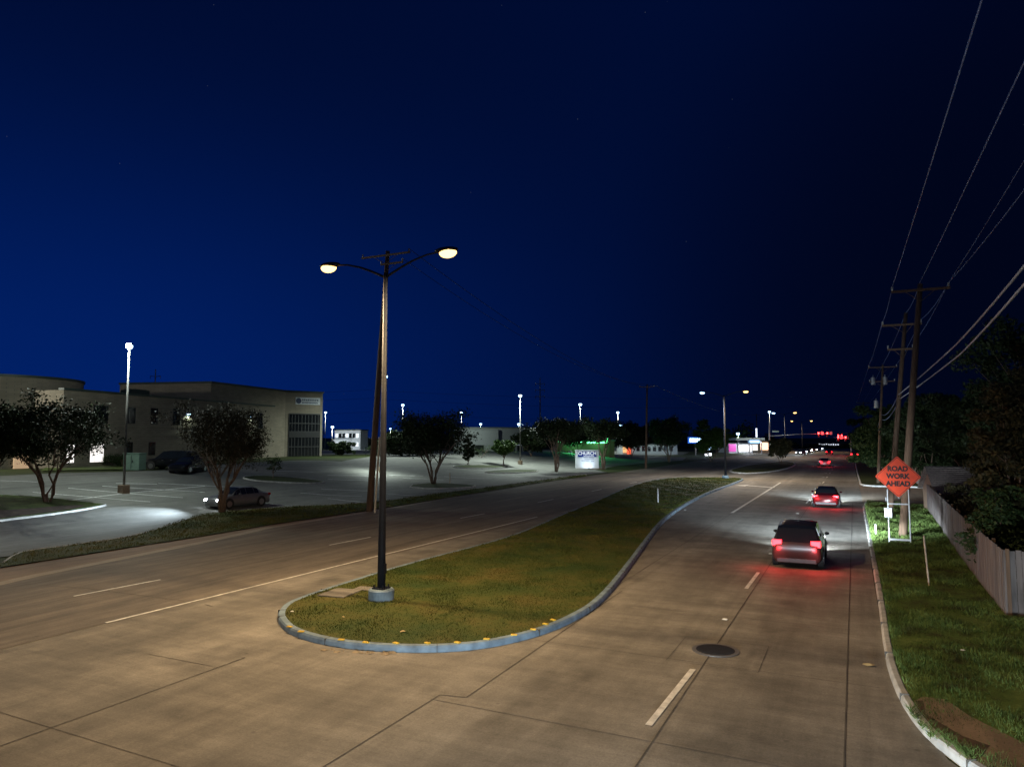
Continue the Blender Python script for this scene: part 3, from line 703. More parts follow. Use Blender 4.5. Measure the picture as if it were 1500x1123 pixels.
for k, (ya, yb, D) in enumerate(((568, 575, 330), (578, 590, 340), (598, 610, 350), (612, 622, 360))):
    pts = [P(-60+u*150, ya+(yb-ya)*u/9-0, D) for u in range(0, 10)]
    cable('very distant high voltage wire number %s from the top crossing the sky' % ('one', 'two', 'three', 'four')[k], [tuple(pts[0]), tuple(pts[4]), tuple(P(1280, yb+2, D))], r=.045, sag=3)
def pylon(label, px, top, D):
    q = P(px, top, D); t = thing('pylon', label, 'pylon', (q.x, q.y, 0), YAW, 'distant pylons')
    mb = MB(); mb.tube([(0, 0, 0), (0, 0, q.z)], [.5, .2], 8); mb.build('mast', M_steel, t)
    for i in range(3):
        z = q.z*(1-.09*(i+1)); mb = MB(); mb.tube([(-2.2, 0, z+.3), (0, 0, z), (2.2, 0, z+.3)], .14, 6)
        mb.tube([(-2.1, 0, z+.3), (-2.1, 0, z-.9)], .12, 5); mb.tube([(2.1, 0, z+.3), (2.1, 0, z-.9)], .12, 5); mb.build('crossarm', M_steel, t)
pylon('distant steel pylon above the brick building roof', 228, 541, 300)
pylon('distant steel pylon left of the church sign', 791, 553, 330)
pylon('small distant pylon right of the slim power pole', 989, 604, 450)

# ------------------------------------------------------------------ fence, verge furniture
t = thing('board_fence', 'grey weathered wooden board fence along the right verge', 'fence', (0, 0, 0))
FL = [(3.75, 25.0), (3.8, 30), (3.95, 38), (4.2, 48), (4.45, 60)]
def fence_run(pts, z0, h):
    mb = MB(); rl = MB(); step = .148
    for i in range(len(pts)-1):
        a, b = Vector(pts[i]), Vector(pts[i+1]); L = (b-a).length; n = int(L/step); ang = math.atan2((b-a).y, (b-a).x)
        for k in range(n):
            c = a.lerp(b, (k+.5)/n); hh = h+random.gauss(0, .012)
            nrm = Vector((-math.sin(ang), math.cos(ang)))*random.gauss(0, .004)
            mb.box((c.x+nrm.x, c.y+nrm.y, z0+hh/2), (.138, .02, hh), rz=ang+random.gauss(0, .015))
        for z in (.35, 1.0, 1.55):
            m_ = a.lerp(b, .5); rl.box((m_.x+.04*math.sin(ang), m_.y-.04*math.cos(ang), z0+z), (L, .04, .09), rz=ang)
        for k in range(int(L/2.4)+1):
            c = a.lerp(b, min(1, k*2.4/L)); rl2.box((c.x+.1*math.sin(ang), c.y-.1*math.cos(ang), z0+h*.5), (.09, .09, h+.1), rz=ang)
    mb.build('boards', M_fence, t); rl.build('rails', M_fence, t)
rl2 = MB()
fence_run(FL, .12, 1.83); fence_run([(8.5, 25.3), (3.75, 25.0)], .12, 1.83); rl2.build('posts', M_wood, t)
t = thing('board_fence', 'far wooden fence beyond the side street on the right', 'fence', (0, 0, 0)); rl2 = MB(); fence_run([(6, 88), (6.2, 112)], .12, 1.8); rl2.build('posts', M_wood, t)

# road work sign
M_orange = mat('sign_orange', (.95, .075, .015), .35, var=.08, scale=3); M_black = mat('sign_black', (.012, .012, .012), .5)
sx0, sy0 = G(1303, 794, .12); sx1, sy1 = G(1334, 795, .12); sy = (sy0+sy1)/2; scx = (sx0+sx1)/2
t = thing('road_work_sign', 'orange diamond ROAD WORK AHEAD sign on a white two-legged stand', 'road sign', (scx, sy, .12), R(4))
hw = (sx1-sx0)/2
mb = MB()
for s in (-1, 1):
    mb.tube([(s*hw, 0, 0), (s*hw*1.0, .02, 2.55)], .032, 8)
mb.box((0, 0, .14), (2*hw, .05, .09)); mb.box((0, .0, 1.85), (2*hw, .04, .06)); mb.build('stand', mat('stand_white', (.5, .52, .54), .4, .2), t)
cz = Z(scx, sy, 698)-.12; hd = .5*59*fwd(scx, sy)/FPX
r_ = .07; dia = []
for a in range(4):
    c = Vector((math.cos(a*math.pi/2), math.sin(a*math.pi/2)))*(hd-r_*1.2)
    for k in (-1, -.33, .33, 1): dia.append((c.x+r_*math.cos(a*math.pi/2+k*.78), c.y+r_*math.sin(a*math.pi/2+k*.78)))
off = P(1315, 698, fwd(scx, sy)).x-scx
def diam(sc, y0, y1):
    n = len(dia); return [(off+u*sc, y0, cz+v*sc) for u, v in dia]+[(off+u*sc, y1, cz+v*sc) for u, v in dia], [tuple(range(n)), tuple(range(2*n-1, n-1, -1))]+[(i, (i+1) % n, n+(i+1) % n, n+i) for i in range(n)]
mb = MB(); mb.add(*diam(1, -.045, -.035)); pn = mb.build('panel', M_orange, t)
# black border ring
n = len(dia); mb = MB(); mb.add([(off+u*.95, -.047, cz+v*.95) for u, v in dia]+[(off+u*.925, -.047, cz+v*.925) for u, v in dia], [(i, (i+1) % n, n+(i+1) % n, n+i) for i in range(n)]); mb.build('border', M_black, pn)
for s_, dz in (('ROAD', .38), ('WORK', .02), ('AHEAD', -.34)): text('lettering', s_, .33, (off, -.049, cz+dz), (math.pi/2, 0, 0), M_black, pn, bold=.016, sx=.95)
mb = MB(); sc_ = P(1315, 735, fwd(scx, sy)); mb.box((off, -.02, cz-hd*.55), (.06, .03, 1.0)); mb.build('brace', M_steel, t)
def stake(label, px, py, top, r, m, name='marker_post', z=.12, cat='post', lean=0):
    x, y = G(px, py, z); zt = Z(x, y, top); mb = MB(); mb.tube([(x, y, z-.05), (x+lean*.9, y, zt*.9+z*.1), (x+lean, y, zt)], [r, r, r*.75], 8); return tag(mb.build(name, m), label, cat)
M_post = mat('post_pale', (.6, .6, .62), .5, var=.2); M_stake = mat('stake_wood', (.42, .33, .24), .8, var=.3)
stake('tall thin wooden survey stake in the grass near the fence', 1361, 857, 784, .028, M_stake, 'survey_stake', lean=-.1)
stake('short white pipe marker close to the right kerb', 1283, 782, 767, .035, M_post)
stake('white marker stub beside the far end of the verge', 1298, 736, 728, .05, M_post)
stake('slim white marker post standing in the median grass', 964, 736, 715, .04, M_post, z=.15)
stake('reflective marker post beside the tree in the lot', 659, 710, 692, .05, M_stake, z=0)
stake('thin marker post left of the middle lot tree', 609, 685, 672, .05, M_post, z=0)
# pale meter box at foot of farther pole
x, y = G(1301, 758, .12); mb = MB(); mb.box((x, y-.3, .42), (.42, .3, .6)); mb.box((x, y-.3, .74), (.46, .34, .05)); tag(mb.build('utility_box', M_post, bevel=.02), 'small pale utility pedestal at the foot of the farther pole', 'utility box')
x, y = G(1327, 752, .12)
# shed behind fence
def gable(label, name, c, sx_, sy_, h, rh, rz, wallm, roofm):
    t = thing(name, label, 'building', (c[0], c[1], .1), rz)
    mb = MB(); mb.box((0, 0, h/2), (sx_, sy_, h)); mb.add([(-sx_/2, -sy_/2, h), (-sx_/2, sy_/2, h), (-sx_/2, 0, h+rh)], [(0, 1, 2)]); mb.add([(sx_/2, -sy_/2, h), (sx_/2, sy_/2, h), (sx_/2, 0, h+rh)], [(0, 1, 2)]); mb.build('wall', wallm, t)
    mb = MB(); n = 14
    for s in (-1, 1):
        for k in range(n):   # overlapping courses
            f0, f1 = k/n, (k+1)/n; y0 = s*(sy_/2+.3)*(1-f0); y1 = s*(sy_/2+.3)*(1-f1); z0 = h-.12+(rh+.14)*f0; z1 = h-.12+(rh+.14)*f1
            mb.add([(-sx_/2-.3, y0, z0+.05), (sx_/2+.3, y0, z0+.05), (sx_/2+.3, y1, z1+.02), (-sx_/2-.3, y1, z1+.02), (-sx_/2-.3, y0, z0+.0), (sx_/2+.3, y0, z0+.0)], [(0, 1, 2, 3), (4, 5, 1, 0)])
    mb.build('roof', roofm, t)
    return t
q = P(1425, 700, 48); t = gable('low house with a striped shingle roof behind the fence', 'house', (q.x, q.y), 5.0, 5.5, 1.6, 1.5, R(5), mat('house_wall', (.3, .22, .15), .8), mat('shingle', (.22, .18, .16), .9, var=.35, scale=8))
q2 = P(1361, 694, 52); pl = thing('porch_lamp', 'small warm lamp on a short post behind the fence left of the house', 'lamp', (q2.x, q2.y, .1))
mbp = MB(); mbp.tube([(0, 0, 0), (0, 0, q2.z-.35)], .06, 8); mbp.build('post', M_wood, pl); mbp = MB(); mbp.tube([(0, 0, q2.z-.35), (0, 0, q2.z-.05), (0, 0, q2.z+.25)], [.2, .24, .08], 8); mbp.build('lamp_shade', glow('porch_glow', (1, .55, .25), .7), pl)
lamp('porch_light', (0.1, -.4, q2.z-.1), (1, .6, .3), 60, pl, rad=.1)
mb = MB(); mb.box((1.2, -2.76, 1.0), (.9, .04, .9)); mb.build('window', mat('house_glass', (.03, .03, .04), .2), t)

# ------------------------------------------------------------------ litter
M_lit = mat('litter_paper', (.7, .7, .68), .6); M_leaf = mat('dry_leaf', (.45, .33, .15), .8, var=.3)
def litter(px, py, z, s, m, lab, cat='litter', name='scrap'):
    x, y = G(px, py, z); mb = MB(); a = random.uniform(0, 3)
    vs = []; n = 7
    for i in range(n):
        t_ = 2*math.pi*i/n; r = s*random.uniform(.6, 1); vs.append((x+r*math.cos(t_)*1.3, y+r*math.sin(t_), z+.012+.02*random.random()))
    vs.append((x, y, z+.05)); mb.add(vs, [(i, (i+1) % n, n) for i in range(n)]); return tag(mb.build(name, m), lab, cat)
litter(428, 896, .16, .07, M_lit, 'white crumpled scrap near the left tip of the median')
litter(590, 925, .15, .08, M_leaf, 'pale dry leaf in the median grass close to the front kerb', 'leaf', 'dry_leaf')
litter(503, 904, .15, .05, M_leaf, 'pale dry leaf in the median grass below the concrete pad', 'leaf', 'dry_leaf')
litter(1411, 953, .14, .06, M_lit, 'white scrap lying in the grass at the right')
litter(1004, 747, .15, .12, M_lit, 'white scrap on the curved median kerb')
litter(1273, 974, .0, .13, M_leaf, 'tan debris in the gutter against the right kerb')
for k in range(26):
    px = random.uniform(462, 585); py = 951+5.5*math.sin((px-462)/123*1.7)+random.uniform(-1, 2.5)
    litter(px, py, -.022, random.uniform(.03, .12), mat('dry_mud', (.30, .23, .14), .9, var=.4), 'small crust of dried mud among others along the front kerb of the median', 'debris', 'mud_crust')['group'] = 'mud along the median kerb'

# ------------------------------------------------------------------ cars
def car(label, loc, rz, paint, L=4.7, W=1.84, H=1.46, kind='sedan', head=False, tail=False, cat='car', HW=600, group='cars', fill_w=0):
    """x forward; lofted body, glazing and lamps as parts"""
    t = thing('crossover' if kind == 'suv' else 'sedan', label, cat, loc, rz, group)
    if kind == 'sedan':
        st = [(-.5, .78, .62, .80, .82, .86), (-.485, .90, .84, .88, .90, .92), (-.42, .96, .90, .90, .84, .985), (-.36, .98, .92, .93, .80, 1.03), (-.26, 1, .93, .95, .70, 1.30), (-.17, 1, .93, .95, .66, H-.03), (-.02, 1, .92, .94, .66, H), (.08, 1, .91, .93, .66, H-.03), (.16, 1, .90, .92, .70, 1.26), (.24, 1, .88, .90, .80, 1.0), (.32, .99, .84, .86, .80, .93), (.42, .95, .76, .78, .78, .84), (.475, .86, .66, .68, .76, .72), (.5, .70, .5, .52, .7, .56)]
    else:
        st = [(-.5, .82, .80, .86, .86, .90), (-.49, .92, .95, 1.0, .86, 1.04), (-.47, .96, 1.0, 1.04, .80, 1.22), (-.43, .99, 1.02, 1.06, .74, H-.14), (-.38, 1, 1.02, 1.06, .72, H-.05), (-.2, 1, 1.02, 1.06, .72, H), (0, 1, 1.0, 1.04, .72, H), (.10, 1, .99, 1.03, .72, H-.06), (.18, 1, .98, 1.02, .76, 1.36), (.25, 1, .97, 1.0, .84, 1.09), (.34, .99, .94, .97, .84, 1.03), (.44, .96, .86, .90, .82, .95), (.485, .88, .74, .78, .8, .84), (.5, .74, .6, .62, .7, .66)]
    zl = .20 if kind == 'sedan' else .26
    rows = []
    for (fx_, wf, zb_, zc, wr, zr) in st:
        w = W/2*wf; x = fx_*L
        rows.append([(x, 0, zl), (x, w*.86, zl), (x, w*.97, zl+.10), (x, w, .48), (x, w*.985, .62 if zb_ > .66 else zb_*.9), (x, w*.955, zb_), (x, w*.93, zc), (x, W/2*wr*wf, max(zr-.035, zc+.003)), (x, W/2*wr*wf*.7, zr), (x, 0, zr+.012)])
    k = len(rows[0]); vs = []; fs = []
    for r in rows:
        vs += r; vs += [(x, -y, z) for x, y, z in r[1:-1]]
    m = k+k-2
    ring = list(range(k))+[k+k-3-i for i in range(k-2)]
    for i in range(len(rows)-1):
        for j in range(m):
            a, b_ = ring[j], ring[(j+1) % m]; fs.append((i*m+a, (i+1)*m+a, (i+1)*m+b_, i*m+b_))
    fs.append(tuple(ring)); fs.append(tuple((len(rows)-1)*m+a for a in reversed(ring)))
    mb = MB().add(vs, fs); body = mb.build('body', paint, t, smooth=True)
    def panel(name, quads, mt, off=.008, sh=.05, parent=t):
        mb = MB()
        for q in quads:
            q = [Vector(p) for p in q]; c = sum(q, Vector())/len(q); n = (q[1]-q[0]).cross(q[-1]-q[0])
            if n.length < 1e-7: n = (q[2]-q[1]).cross(q[0]-q[1])
            n.normalize()
            if n.dot(c-Vector((c.x*.5, 0, .7))) < 0: n = -n
            mb.add([p.lerp(c, sh)+n*off for p in q], [tuple(range(len(q)))])
        return mb.build(name, mt, parent)
    roofs = [i for i, s in enumerate(st) if s[5] > H-.08]; r0, r1 = roofs[0], roofs[-1]
    # find base of rear and front screens
    rb = r0-2 if kind == 'sedan' else r0-1; fb = r1+2
    for s in (1, -1):
        g = lambda i, j: (rows[i][j][0], rows[i][j][1]*s, rows[i][j][2])
        qs = [[g(i, 6), g(i+1, 6), g(i+1, 7), g(i, 7)] for i in range(rb+1, fb-1)]
        qs += [[g(fb-1, 6), g(fb, 6), g(fb-1, 7)]]
        panel('side_window', qs, M_glass, .01, .06)
    def scr(i0, i1, name):
        mb_q = []
        lo, hi = rows[i0], rows[i1]
        for (a, b_) in ((9, 8), (8, 7)):
            for s in (1, -1):
                chain = [(i, i+1) for i in range(min(i0, i1), max(i0, i1))]
                for (i, i2) in chain:
                    mb_q.append([(rows[i][a][0], rows[i][a][1]*s, rows[i][a][2]), (rows[i][b_][0], rows[i][b_][1]*s, rows[i][b_][2]), (rows[i2][b_][0], rows[i2][b_][1]*s, rows[i2][b_][2]), (rows[i2][a][0], rows[i2][a][1]*s, rows[i2][a][2])])
        return panel(name, mb_q, M_glass, .012, .0)
    scr(r1, fb, 'windscreen'); scr(rb if kind == 'sedan' else 1, r0, 'rear_window')
    wr_ = .34 if kind == 'sedan' else .37
    for fx_ in (-.30, .305):
        for s in (1, -1):
            c = Vector((fx_*L, s*(W/2-.10), wr_)); w_ = thing_child('wheel', t, c)
            mb = MB(); mb.tube([(0, -.115, 0), (0, -.10, 0), (0, .10, 0), (0, .115, 0)], [wr_*.93, wr_, wr_, wr_*.93], 24); mb.build('tyre', M_tyre, w_, smooth=False)
            mb = MB(); yy = s*.118; mb.tube([(0, yy-.004*s, 0), (0, yy+.004*s, 0)], wr_*.64, 20)
            for q in range(5):
                a = q*2*math.pi/5; mb.box((math.cos(a)*wr_*.32, yy+.008*s, math.sin(a)*wr_*.32), (wr_*.6, .012, .06), M=Matrix.Rotation(-a, 3, 'Y'))
            mb.build('rim', M_rim, w_)
            mb = MB(); mb.tube([(fx_*L, s*(W/2-.02), wr_+.02), (fx_*L, s*(W/2+.004), wr_+.02)], wr_*1.16, 24); mb.build('wheel_arch', M_trim, t)
    for s in (1, -1):
        zh = .62 if kind == 'sedan' else .78
        mb = MB(); mb.ell((.462*L, s*W*.36, zh), (.16 if head else .12, .22 if head else .19, .10), 12, 8); mb.build('headlight', M_head if head else M_glass, t, smooth=True)
        zt = .84 if kind == 'sedan' else 1.0
        mb = MB(); mb.box((-.484*L, s*W*.375, zt), (.10, .36, .15 if kind == 'sedan' else .24)); mb.box((-.47*L, s*W*.455, zt), (.22, .06, .13 if kind == 'sedan' else .22)); mb.build('taillight', M_tail if tail else M_tailoff, t, bevel=.02)
        mb = MB(); mb.ell((.13*L, s*(W/2+.08), 1.0 if kind == 'sedan' else 1.12), (.09, .1, .07), 8, 6); mb.build('mirror', paint, t, smooth=True)
        mb = MB()
        for fx_ in (-.10, .08): mb.box((fx_*L, s*(W/2*.965), .80 if kind == 'sedan' else .9), (.18, .03, .025))
        mb.build('door_handle', M_rim, t)
        if head:
            hl = lamp('headlight_beam', (.535*L, s*W*.36, zh), (.72, .88, 1), HW, t, spot=84, rot=(0, -R(90-3.6), 0), blend=1, rad=.12); hl.scale = (.16 if HW > 10000 else .27, 1, 1)
    mb = MB(); mb.box((-.497*L, 0, .78 if kind == 'sedan' else .82), (.02, .34, .13)); mb.build('number_plate', M_plate, t)
    mb = MB(); mb.box((-.49*L, 0, .34), (.10, W*.78, .2)); mb.build('rear_bumper', M_trim, t, bevel=.03)
    mb = MB(); mb.box((.478*L, 0, .42), (.10, W*.5, .2)); mb.box((.47*L, 0, .27), (.12, W*.8, .06)); mb.build('grille', M_trim, t, bevel=.02)
    if fill_w: lamp('added_fill_beam', (.56*L, 0, .8), (.8, .92, 1), fill_w, t, spot=115, rot=(0, -R(90), 0), blend=.7, rad=.1)  # extra wide lamp at the grille centre, added to brighten sign, fence and verge
    if tail:
        for s in (1, -1): lamp('tail_glow', (-.5*L-.30, s*W*.38, .8), (1, .02, .03), 45, t, rad=.12)
    return t
def thing_child(name, parent, loc):
    o = bpy.data.objects.new(name, None); COL.objects.link(o); o.parent = parent; o.location = loc; return o
M_grey = mat('paint_grey', (.22, .22, .225), .28, .4, var=.03); M_blk = mat('paint_black', (.012, .012, .014), .2, .3, var=.02)
M_char = mat('paint_charcoal', (.05, .045, .045), .3, .5, var=.03); M_silver = mat('paint_silver', (.38, .39, .40), .28, .7, var=.03); M_maroon = mat('paint_maroon', (.09, .012, .015), .25, .4, var=.03)
# sedan in the lot
a = GT(322, 757); c = GT(386, 738); ctr = GT(348, 742)
a3 = Vector((-.9, -.42, 0)); 
car('grey sedan with lit headlights turning out of the lot behind a tree', (ctr.x, ctr.y, ctr.z+.012), -math.pi/2-.10, M_grey, L=4.6, head=True, HW=9000)
s1 = GT(238, 688); car('black sport utility vehicle parked against the brick building', (s1.x, s1.y+1.0, s1.z+.012), math.atan2(-.35, -.93), M_blk, L=5.0, W=1.95, H=1.78, kind='suv', cat='car')
s2 = GT(272, 692); car('black sedan parked nose out beside the sport utility vehicle', (s2.x, s2.y+.3, s2.z+.012), math.atan2(-.9, .35), M_blk, L=4.5, H=1.42)
# cars that were driving on the roadway, standing still, tail lamps lit
RZ = math.pi/2
gA_ = G(1209, 727, .84); gB_ = G(1166, 796, 1.0); gC_ = G(1206, 676, .84)
car('dark crossover with lit tail lamps in the right lane, nearest of the cars driving away', (gB_[0], gB_[1]+2.3, 0), RZ, M_char, L=4.6, W=1.9, H=1.7, kind='suv', head=True, tail=True, HW=26000, group='cars driving away', fill_w=2800)
car('dark red sedan with lit tail lamps just ahead of the crossover in the right lane', (gA_[0], gA_[1]+2.3, 0), RZ, M_maroon, L=4.6, head=True, tail=True, HW=22000, group='cars driving away', fill_w=3000)
car('small far car with lit tail lamps moving in the left turn lane', (gC_[0], gC_[1]+2.3, 0), RZ+.12, M_grey, L=4.6, head=True, tail=True, HW=600, group='cars driving away')
car('added unseen silver sedan behind the viewer, its headlights lighting the right lane', (-1.7, -2.6, 0), RZ, M_silver, L=4.6, head=True, HW=8000, group='cars driving away', fill_w=3000)  # unseen car added to throw cool light on the near lane and verge
g = G(1173, 664, .3); car('oncoming car with dazzling headlights left of the junction', (g[0], g[1], 0), -RZ-.25, M_silver, head=True, HW=900, group='far cars at the junction')
g = G(1188, 661, .3); car('second oncoming car with lit headlights just behind the dazzling one', (g[0], g[1], 0), -RZ-.2, M_silver, head=True, HW=600, group='far cars at the junction')
for k_, (px_, py_, lab_) in enumerate(((1196, 659.5, 'third oncoming car with lit headlights, under the red signals'), (1181, 662.5, 'oncoming car with lit headlights between the first two of the queue'), (1204, 657.5, 'last oncoming car of the bright queue at the junction'))):
    g = G(px_, py_, .3); car(lab_, (g[0], g[1], 0), -RZ-.2, M_silver, head=True, HW=600, group='far cars at the junction')
g = G(1215, 664, .3); car('far car waiting at the red signals with two close red tail lamps', (g[0], g[1], 0), RZ, M_blk, tail=True, group='far cars at the junction')
g = G(1252, 669, .3); car('far car with red tail lamps waiting against the right kerb', (g[0], g[1], 0), RZ, M_blk, tail=True, kind='suv', H=1.7, group='far cars at the junction')

# ------------------------------------------------------------------ brick church building
M_wallb = None
def brickmat():
    m, N, L, B = nodes('pale_brick')
    g = N.new('ShaderNodeNewGeometry'); sp = N.new('ShaderNodeSeparateXYZ'); L.new(g.outputs['Position'], sp.inputs[0])
    ad = N.new('ShaderNodeMath'); ad.operation = 'SUBTRACT'; L.new(sp.outputs['Y'], ad.inputs[0]); L.new(sp.outputs['X'], ad.inputs[1])
    cb = N.new('ShaderNodeCombineXYZ'); L.new(ad.outputs[0], cb.inputs[0]); L.new(sp.outputs['Z'], cb.inputs[1])
    br = N.new('ShaderNodeTexBrick'); br.inputs['Scale'].default_value = 1; br.inputs['Brick Width'].default_value = .8; br.inputs['Row Height'].default_value = .2; br.inputs['Mortar Size'].default_value = .012
    br.inputs['Color1'].default_value = (.34, .29, .22, 1); br.inputs['Color2'].default_value = (.28, .24, .18, 1); br.inputs['Mortar'].default_value = (.18, .16, .13, 1)
    L.new(cb.outputs[0], br.inputs['Vector'])
    n = N.new('ShaderNodeTexNoise'); n.inputs['Scale'].default_value = .6; n.inputs['Detail'].default_value = 5; L.new(g.outputs['Position'], n.inputs['Vector'])
    mr = N.new('ShaderNodeMapRange'); mr.inputs[3].default_value = .7; mr.inputs[4].default_value = 1.25; L.new(n.outputs['Fac'], mr.inputs[0])
    mx = N.new('ShaderNodeMix'); mx.data_type = 'RGBA'; mx.blend_type = 'MULTIPLY'; mx.inputs[0].default_value = 1
    L.new(br.outputs[0], mx.inputs[6]); L.new(mr.outputs[0], mx.inputs[7]); L.new(mx.outputs[2], B.inputs['Base Color']); B.inputs['Roughness'].default_value = .85
    return m
M_brick = brickmat()
M_coping = mat('coping_dark', (.05, .07, .06), .5); M_dwin = mat('dark_window_glass', (.012, .014, .016), .12, spec=.6); M_frame = mat('window_frame', (.05, .05, .05), .5)
M_litwin = glow('lit_window', (.95, .9, .85), 1.2); M_litdoor = glow('lit_doorway', (1, .62, .38), .35)
bt = thing('church_building', 'long two-storey pale brick building with flat roof behind the parking lot', 'building', (0, 0, 0))
ZB = 2.2
A = Vector(G(88, 686, ZB)); Bc = Vector(G(415, 668.5, ZB)); 
def ip(px):   # point on facade line A-B seen at column px
    d, F = ray(px, 640); d2 = Vector((d.x, d.y)); e = Bc-A
    den = d2.x*e.y-d2.y*e.x; s = (A.x*d2.y-A.y*d2.x)/(e.x*d2.y-e.y*d2.x)*-1
    return A+e*s
hA = Z(A.x, A.y, 571); 
u = (Bc-A).normalized(); nb = Vector((u.y, -u.x))       # points towards the camera side
if nb.dot(-A) < 0: nb = -nb
mb = MB(); mb.prism([tuple(A-u*.0), tuple(Bc), tuple(Bc-nb*18), tuple(A-nb*18)], ZB-1, hA); mb.build('main_wall', M_brick, bt)
def facade_box(mb, s0, s1, z0, z1, proud, a=A, uu=u, nn=nb, depth=.06):
    p = a+uu*s0; q = a+uu*s1
    mb.prism([tuple(p-nn*depth), tuple(q-nn*depth), tuple(q+nn*proud), tuple(p+nn*proud)], z0, z1)
LEN = (Bc-A).length
def sp_(px): return (ip(px)-A).dot(u)
mb = MB(); facade_box(mb, -.1, LEN+.0, hA, hA+.22, .12, depth=.5); mb.build('roof_coping', M_coping, bt)
mb = MB()
for z in (ZB+3.2, ZB+4.15): facade_box(mb, 0, LEN, z, z+.10, .05)
mb.build('stone_band', mat('stone_band', (.3, .27, .2), .8), bt)
def window(s0, s1, z0, z1, m=M_dwin, name='window', a=A, uu=u, nn=nb, mull=1):
    mb = MB(); facade_box(mb, s0, s1, z0, z1, .03, a, uu, nn); w = mb.build(name, M_frame, bt)
    mb = MB(); n = mull; wd = (s1-s0-.1)/n
    for i in range(n): facade_box(mb, s0+.07+wd*i, s0+.03+wd*(i+1)-.0, z0+.07, z1-.07, .045, a, uu, nn)
    mb.build('pane', m, w); return w
def zat(px, py): p = ip(px); return Z(p.x, p.y, py)
for x0, x1, y0, y1 in ((135, 157, 620, 593), (186, 197, 620, 596), (219, 230, 621, 597), (252, 263, 622, 598), (300, 309, 624, 601), (340, 348, 626, 603), (376, 384, 627, 604)): window(sp_(x0), sp_(x1), zat(x0, y0), zat(x0, y1))
for x0, x1, y0, y1 in ((186, 195, 667, 647), (218, 228, 667, 647), (300, 309, 664, 647)): window(sp_(x0), sp_(x1), zat(x0, y0), zat(x0, y1))
window(sp_(97), sp_(110), zat(97, 679), zat(97, 648), M_litwin, mull=2); window(sp_(132), sp_(153), zat(132, 678), zat(132, 648), M_litwin, mull=3)
for px, py in ((274, 606), (365, 610)):
    p = ip(px)+nb*.15; z = Z(p.x, p.y, py); mb = MB(); mb.prism([tuple(p-u*.3-nb*.14), tuple(p+u*.3-nb*.14), tuple(p+u*.3+nb*.15), tuple(p-u*.3+nb*.15)], z, z+.22); wl = mb.build('wall_light', M_blackm, bt)
    mb = MB(); mb.prism([tuple(p-u*.2-nb*.1), tuple(p+u*.2-nb*.1), tuple(p+u*.2+nb*.1), tuple(p-u*.2+nb*.1)], z-.06, z-.005); mb.build('lens', M_lens_cool, wl)
    lamp('wall_light_glow', (p.x+nb.x*.15, p.y+nb.y*.15, z-.15), (.8, 1, .8), 130, bt, spot=150, blend=.5, rad=.1)
# drum at the left end
dq = P(-13, 640, 74); dr_c = Vector((dq.x, dq.y)); dr = 8.0; zd = 10.95
mb = MB()
mb.prism([(dr_c.x+dr*math.cos(a), dr_c.y+dr*math.sin(a)) for a in [2*math.pi*i/72 for i in range(72)]], ZB-1, zd); drum = mb.build('drum_wall', M_brick, bt)
mb = MB(); mb.prism([(dr_c.x+(dr+.12)*math.cos(a), dr_c.y+(dr+.12)*math.sin(a)) for a in [2*math.pi*i/72 for i in range(72)]], zd, zd+.25); mb.build('drum_coping', M_coping, drum)
# recessed warm lit entrance under the drum
e0 = dr_c+(Vector(G(84, 688, ZB))-dr_c).normalized()*dr
dv = (e0-dr_c).normalized(); tv = Vector((-dv.y, dv.x)); mb = MB()
mb.prism([tuple(e0-tv*1.1-dv*.2), tuple(e0+tv*1.1-dv*.2), tuple(e0+tv*1.1+dv*.12), tuple(e0-tv*1.1+dv*.12)], ZB, ZB+3.0); mb.build('entrance', M_litdoor, bt)
# right block with glass wall
C0 = Vector(G(415, 668.5, ZB)); C1 = Vector(G(470, 667.5, ZB)); v = (C1-C0).normalized(); nv = Vector((v.y, -v.x)); nv = nv if nv.dot(-C0) > 0 else -nv
hB = Z(C0.x, C0.y, 574); C00 = A+u*sp_(312); LB = (C1-C0).length
C0f = C0+nb*.35+u*.0; mb = MB(); mb.prism([tuple(C00+nb*.0-nb*.5), tuple(C0+nv*.3), tuple(C1+nv*.3), tuple(C1-nv*16), tuple(C00-nb*14)], ZB-1, hB); blk = mb.build('entrance_block', M_brick, bt)
mb = MB(); mb.prism([tuple(C00-nb*.38), tuple(C0+nv*.44-v*.15), tuple(C1+nv*.44+v*.15), tuple(C1-nv*16.2), tuple(C00-nb*14.2)], hB, hB+.28); mb.build('block_coping', M_coping, blk)
aF = C0+nv*.3
def fb2(mb, f0, f1, z0, z1, proud, depth=.05): facade_box(mb, LB*f0, LB*f1, z0, z1, proud, aF, v, nv, depth)
def zb_(py): p = aF+v*LB*.5; return Z(p.x, p.y, py)
mb = MB(); fb2(mb, .10, .93, ZB, zb_(607), .04); gw = mb.build('glass_wall', M_dwin, bt)
mb = MB()
for f in (.10, .18, .26, .35, .44, .53, .62, .71, .80, .88, .93): fb2(mb, f-.006, f+.006, ZB, zb_(607), .10)
for py in (606, 620, 632, 640, 654): fb2(mb, .10, .93, zb_(py)-.06, zb_(py)+.06, .09)
mb.build('mullions', M_frame, gw)
mb = MB(); fb2(mb, .10, .93, zb_(640), zb_(632), .115); mb.build('spandrel', M_trim, gw)
sgn = thing('wall_sign', 'white banner sign with a dark round emblem high on the brick corner block', 'sign', (0, 0, 0))
mb = MB(); fb2(mb, .26, .92, zb_(592.5), zb_(582), .10, -.045); mb.build('panel', mat('banner_white', (.6, .64, .68), .5, var=.2), sgn)
mb = MB()
pc = aF+v*LB*.34+nv*.11; zc = (zb_(592.5)+zb_(582))/2
rr = (zb_(582)-zb_(592.5))*.4
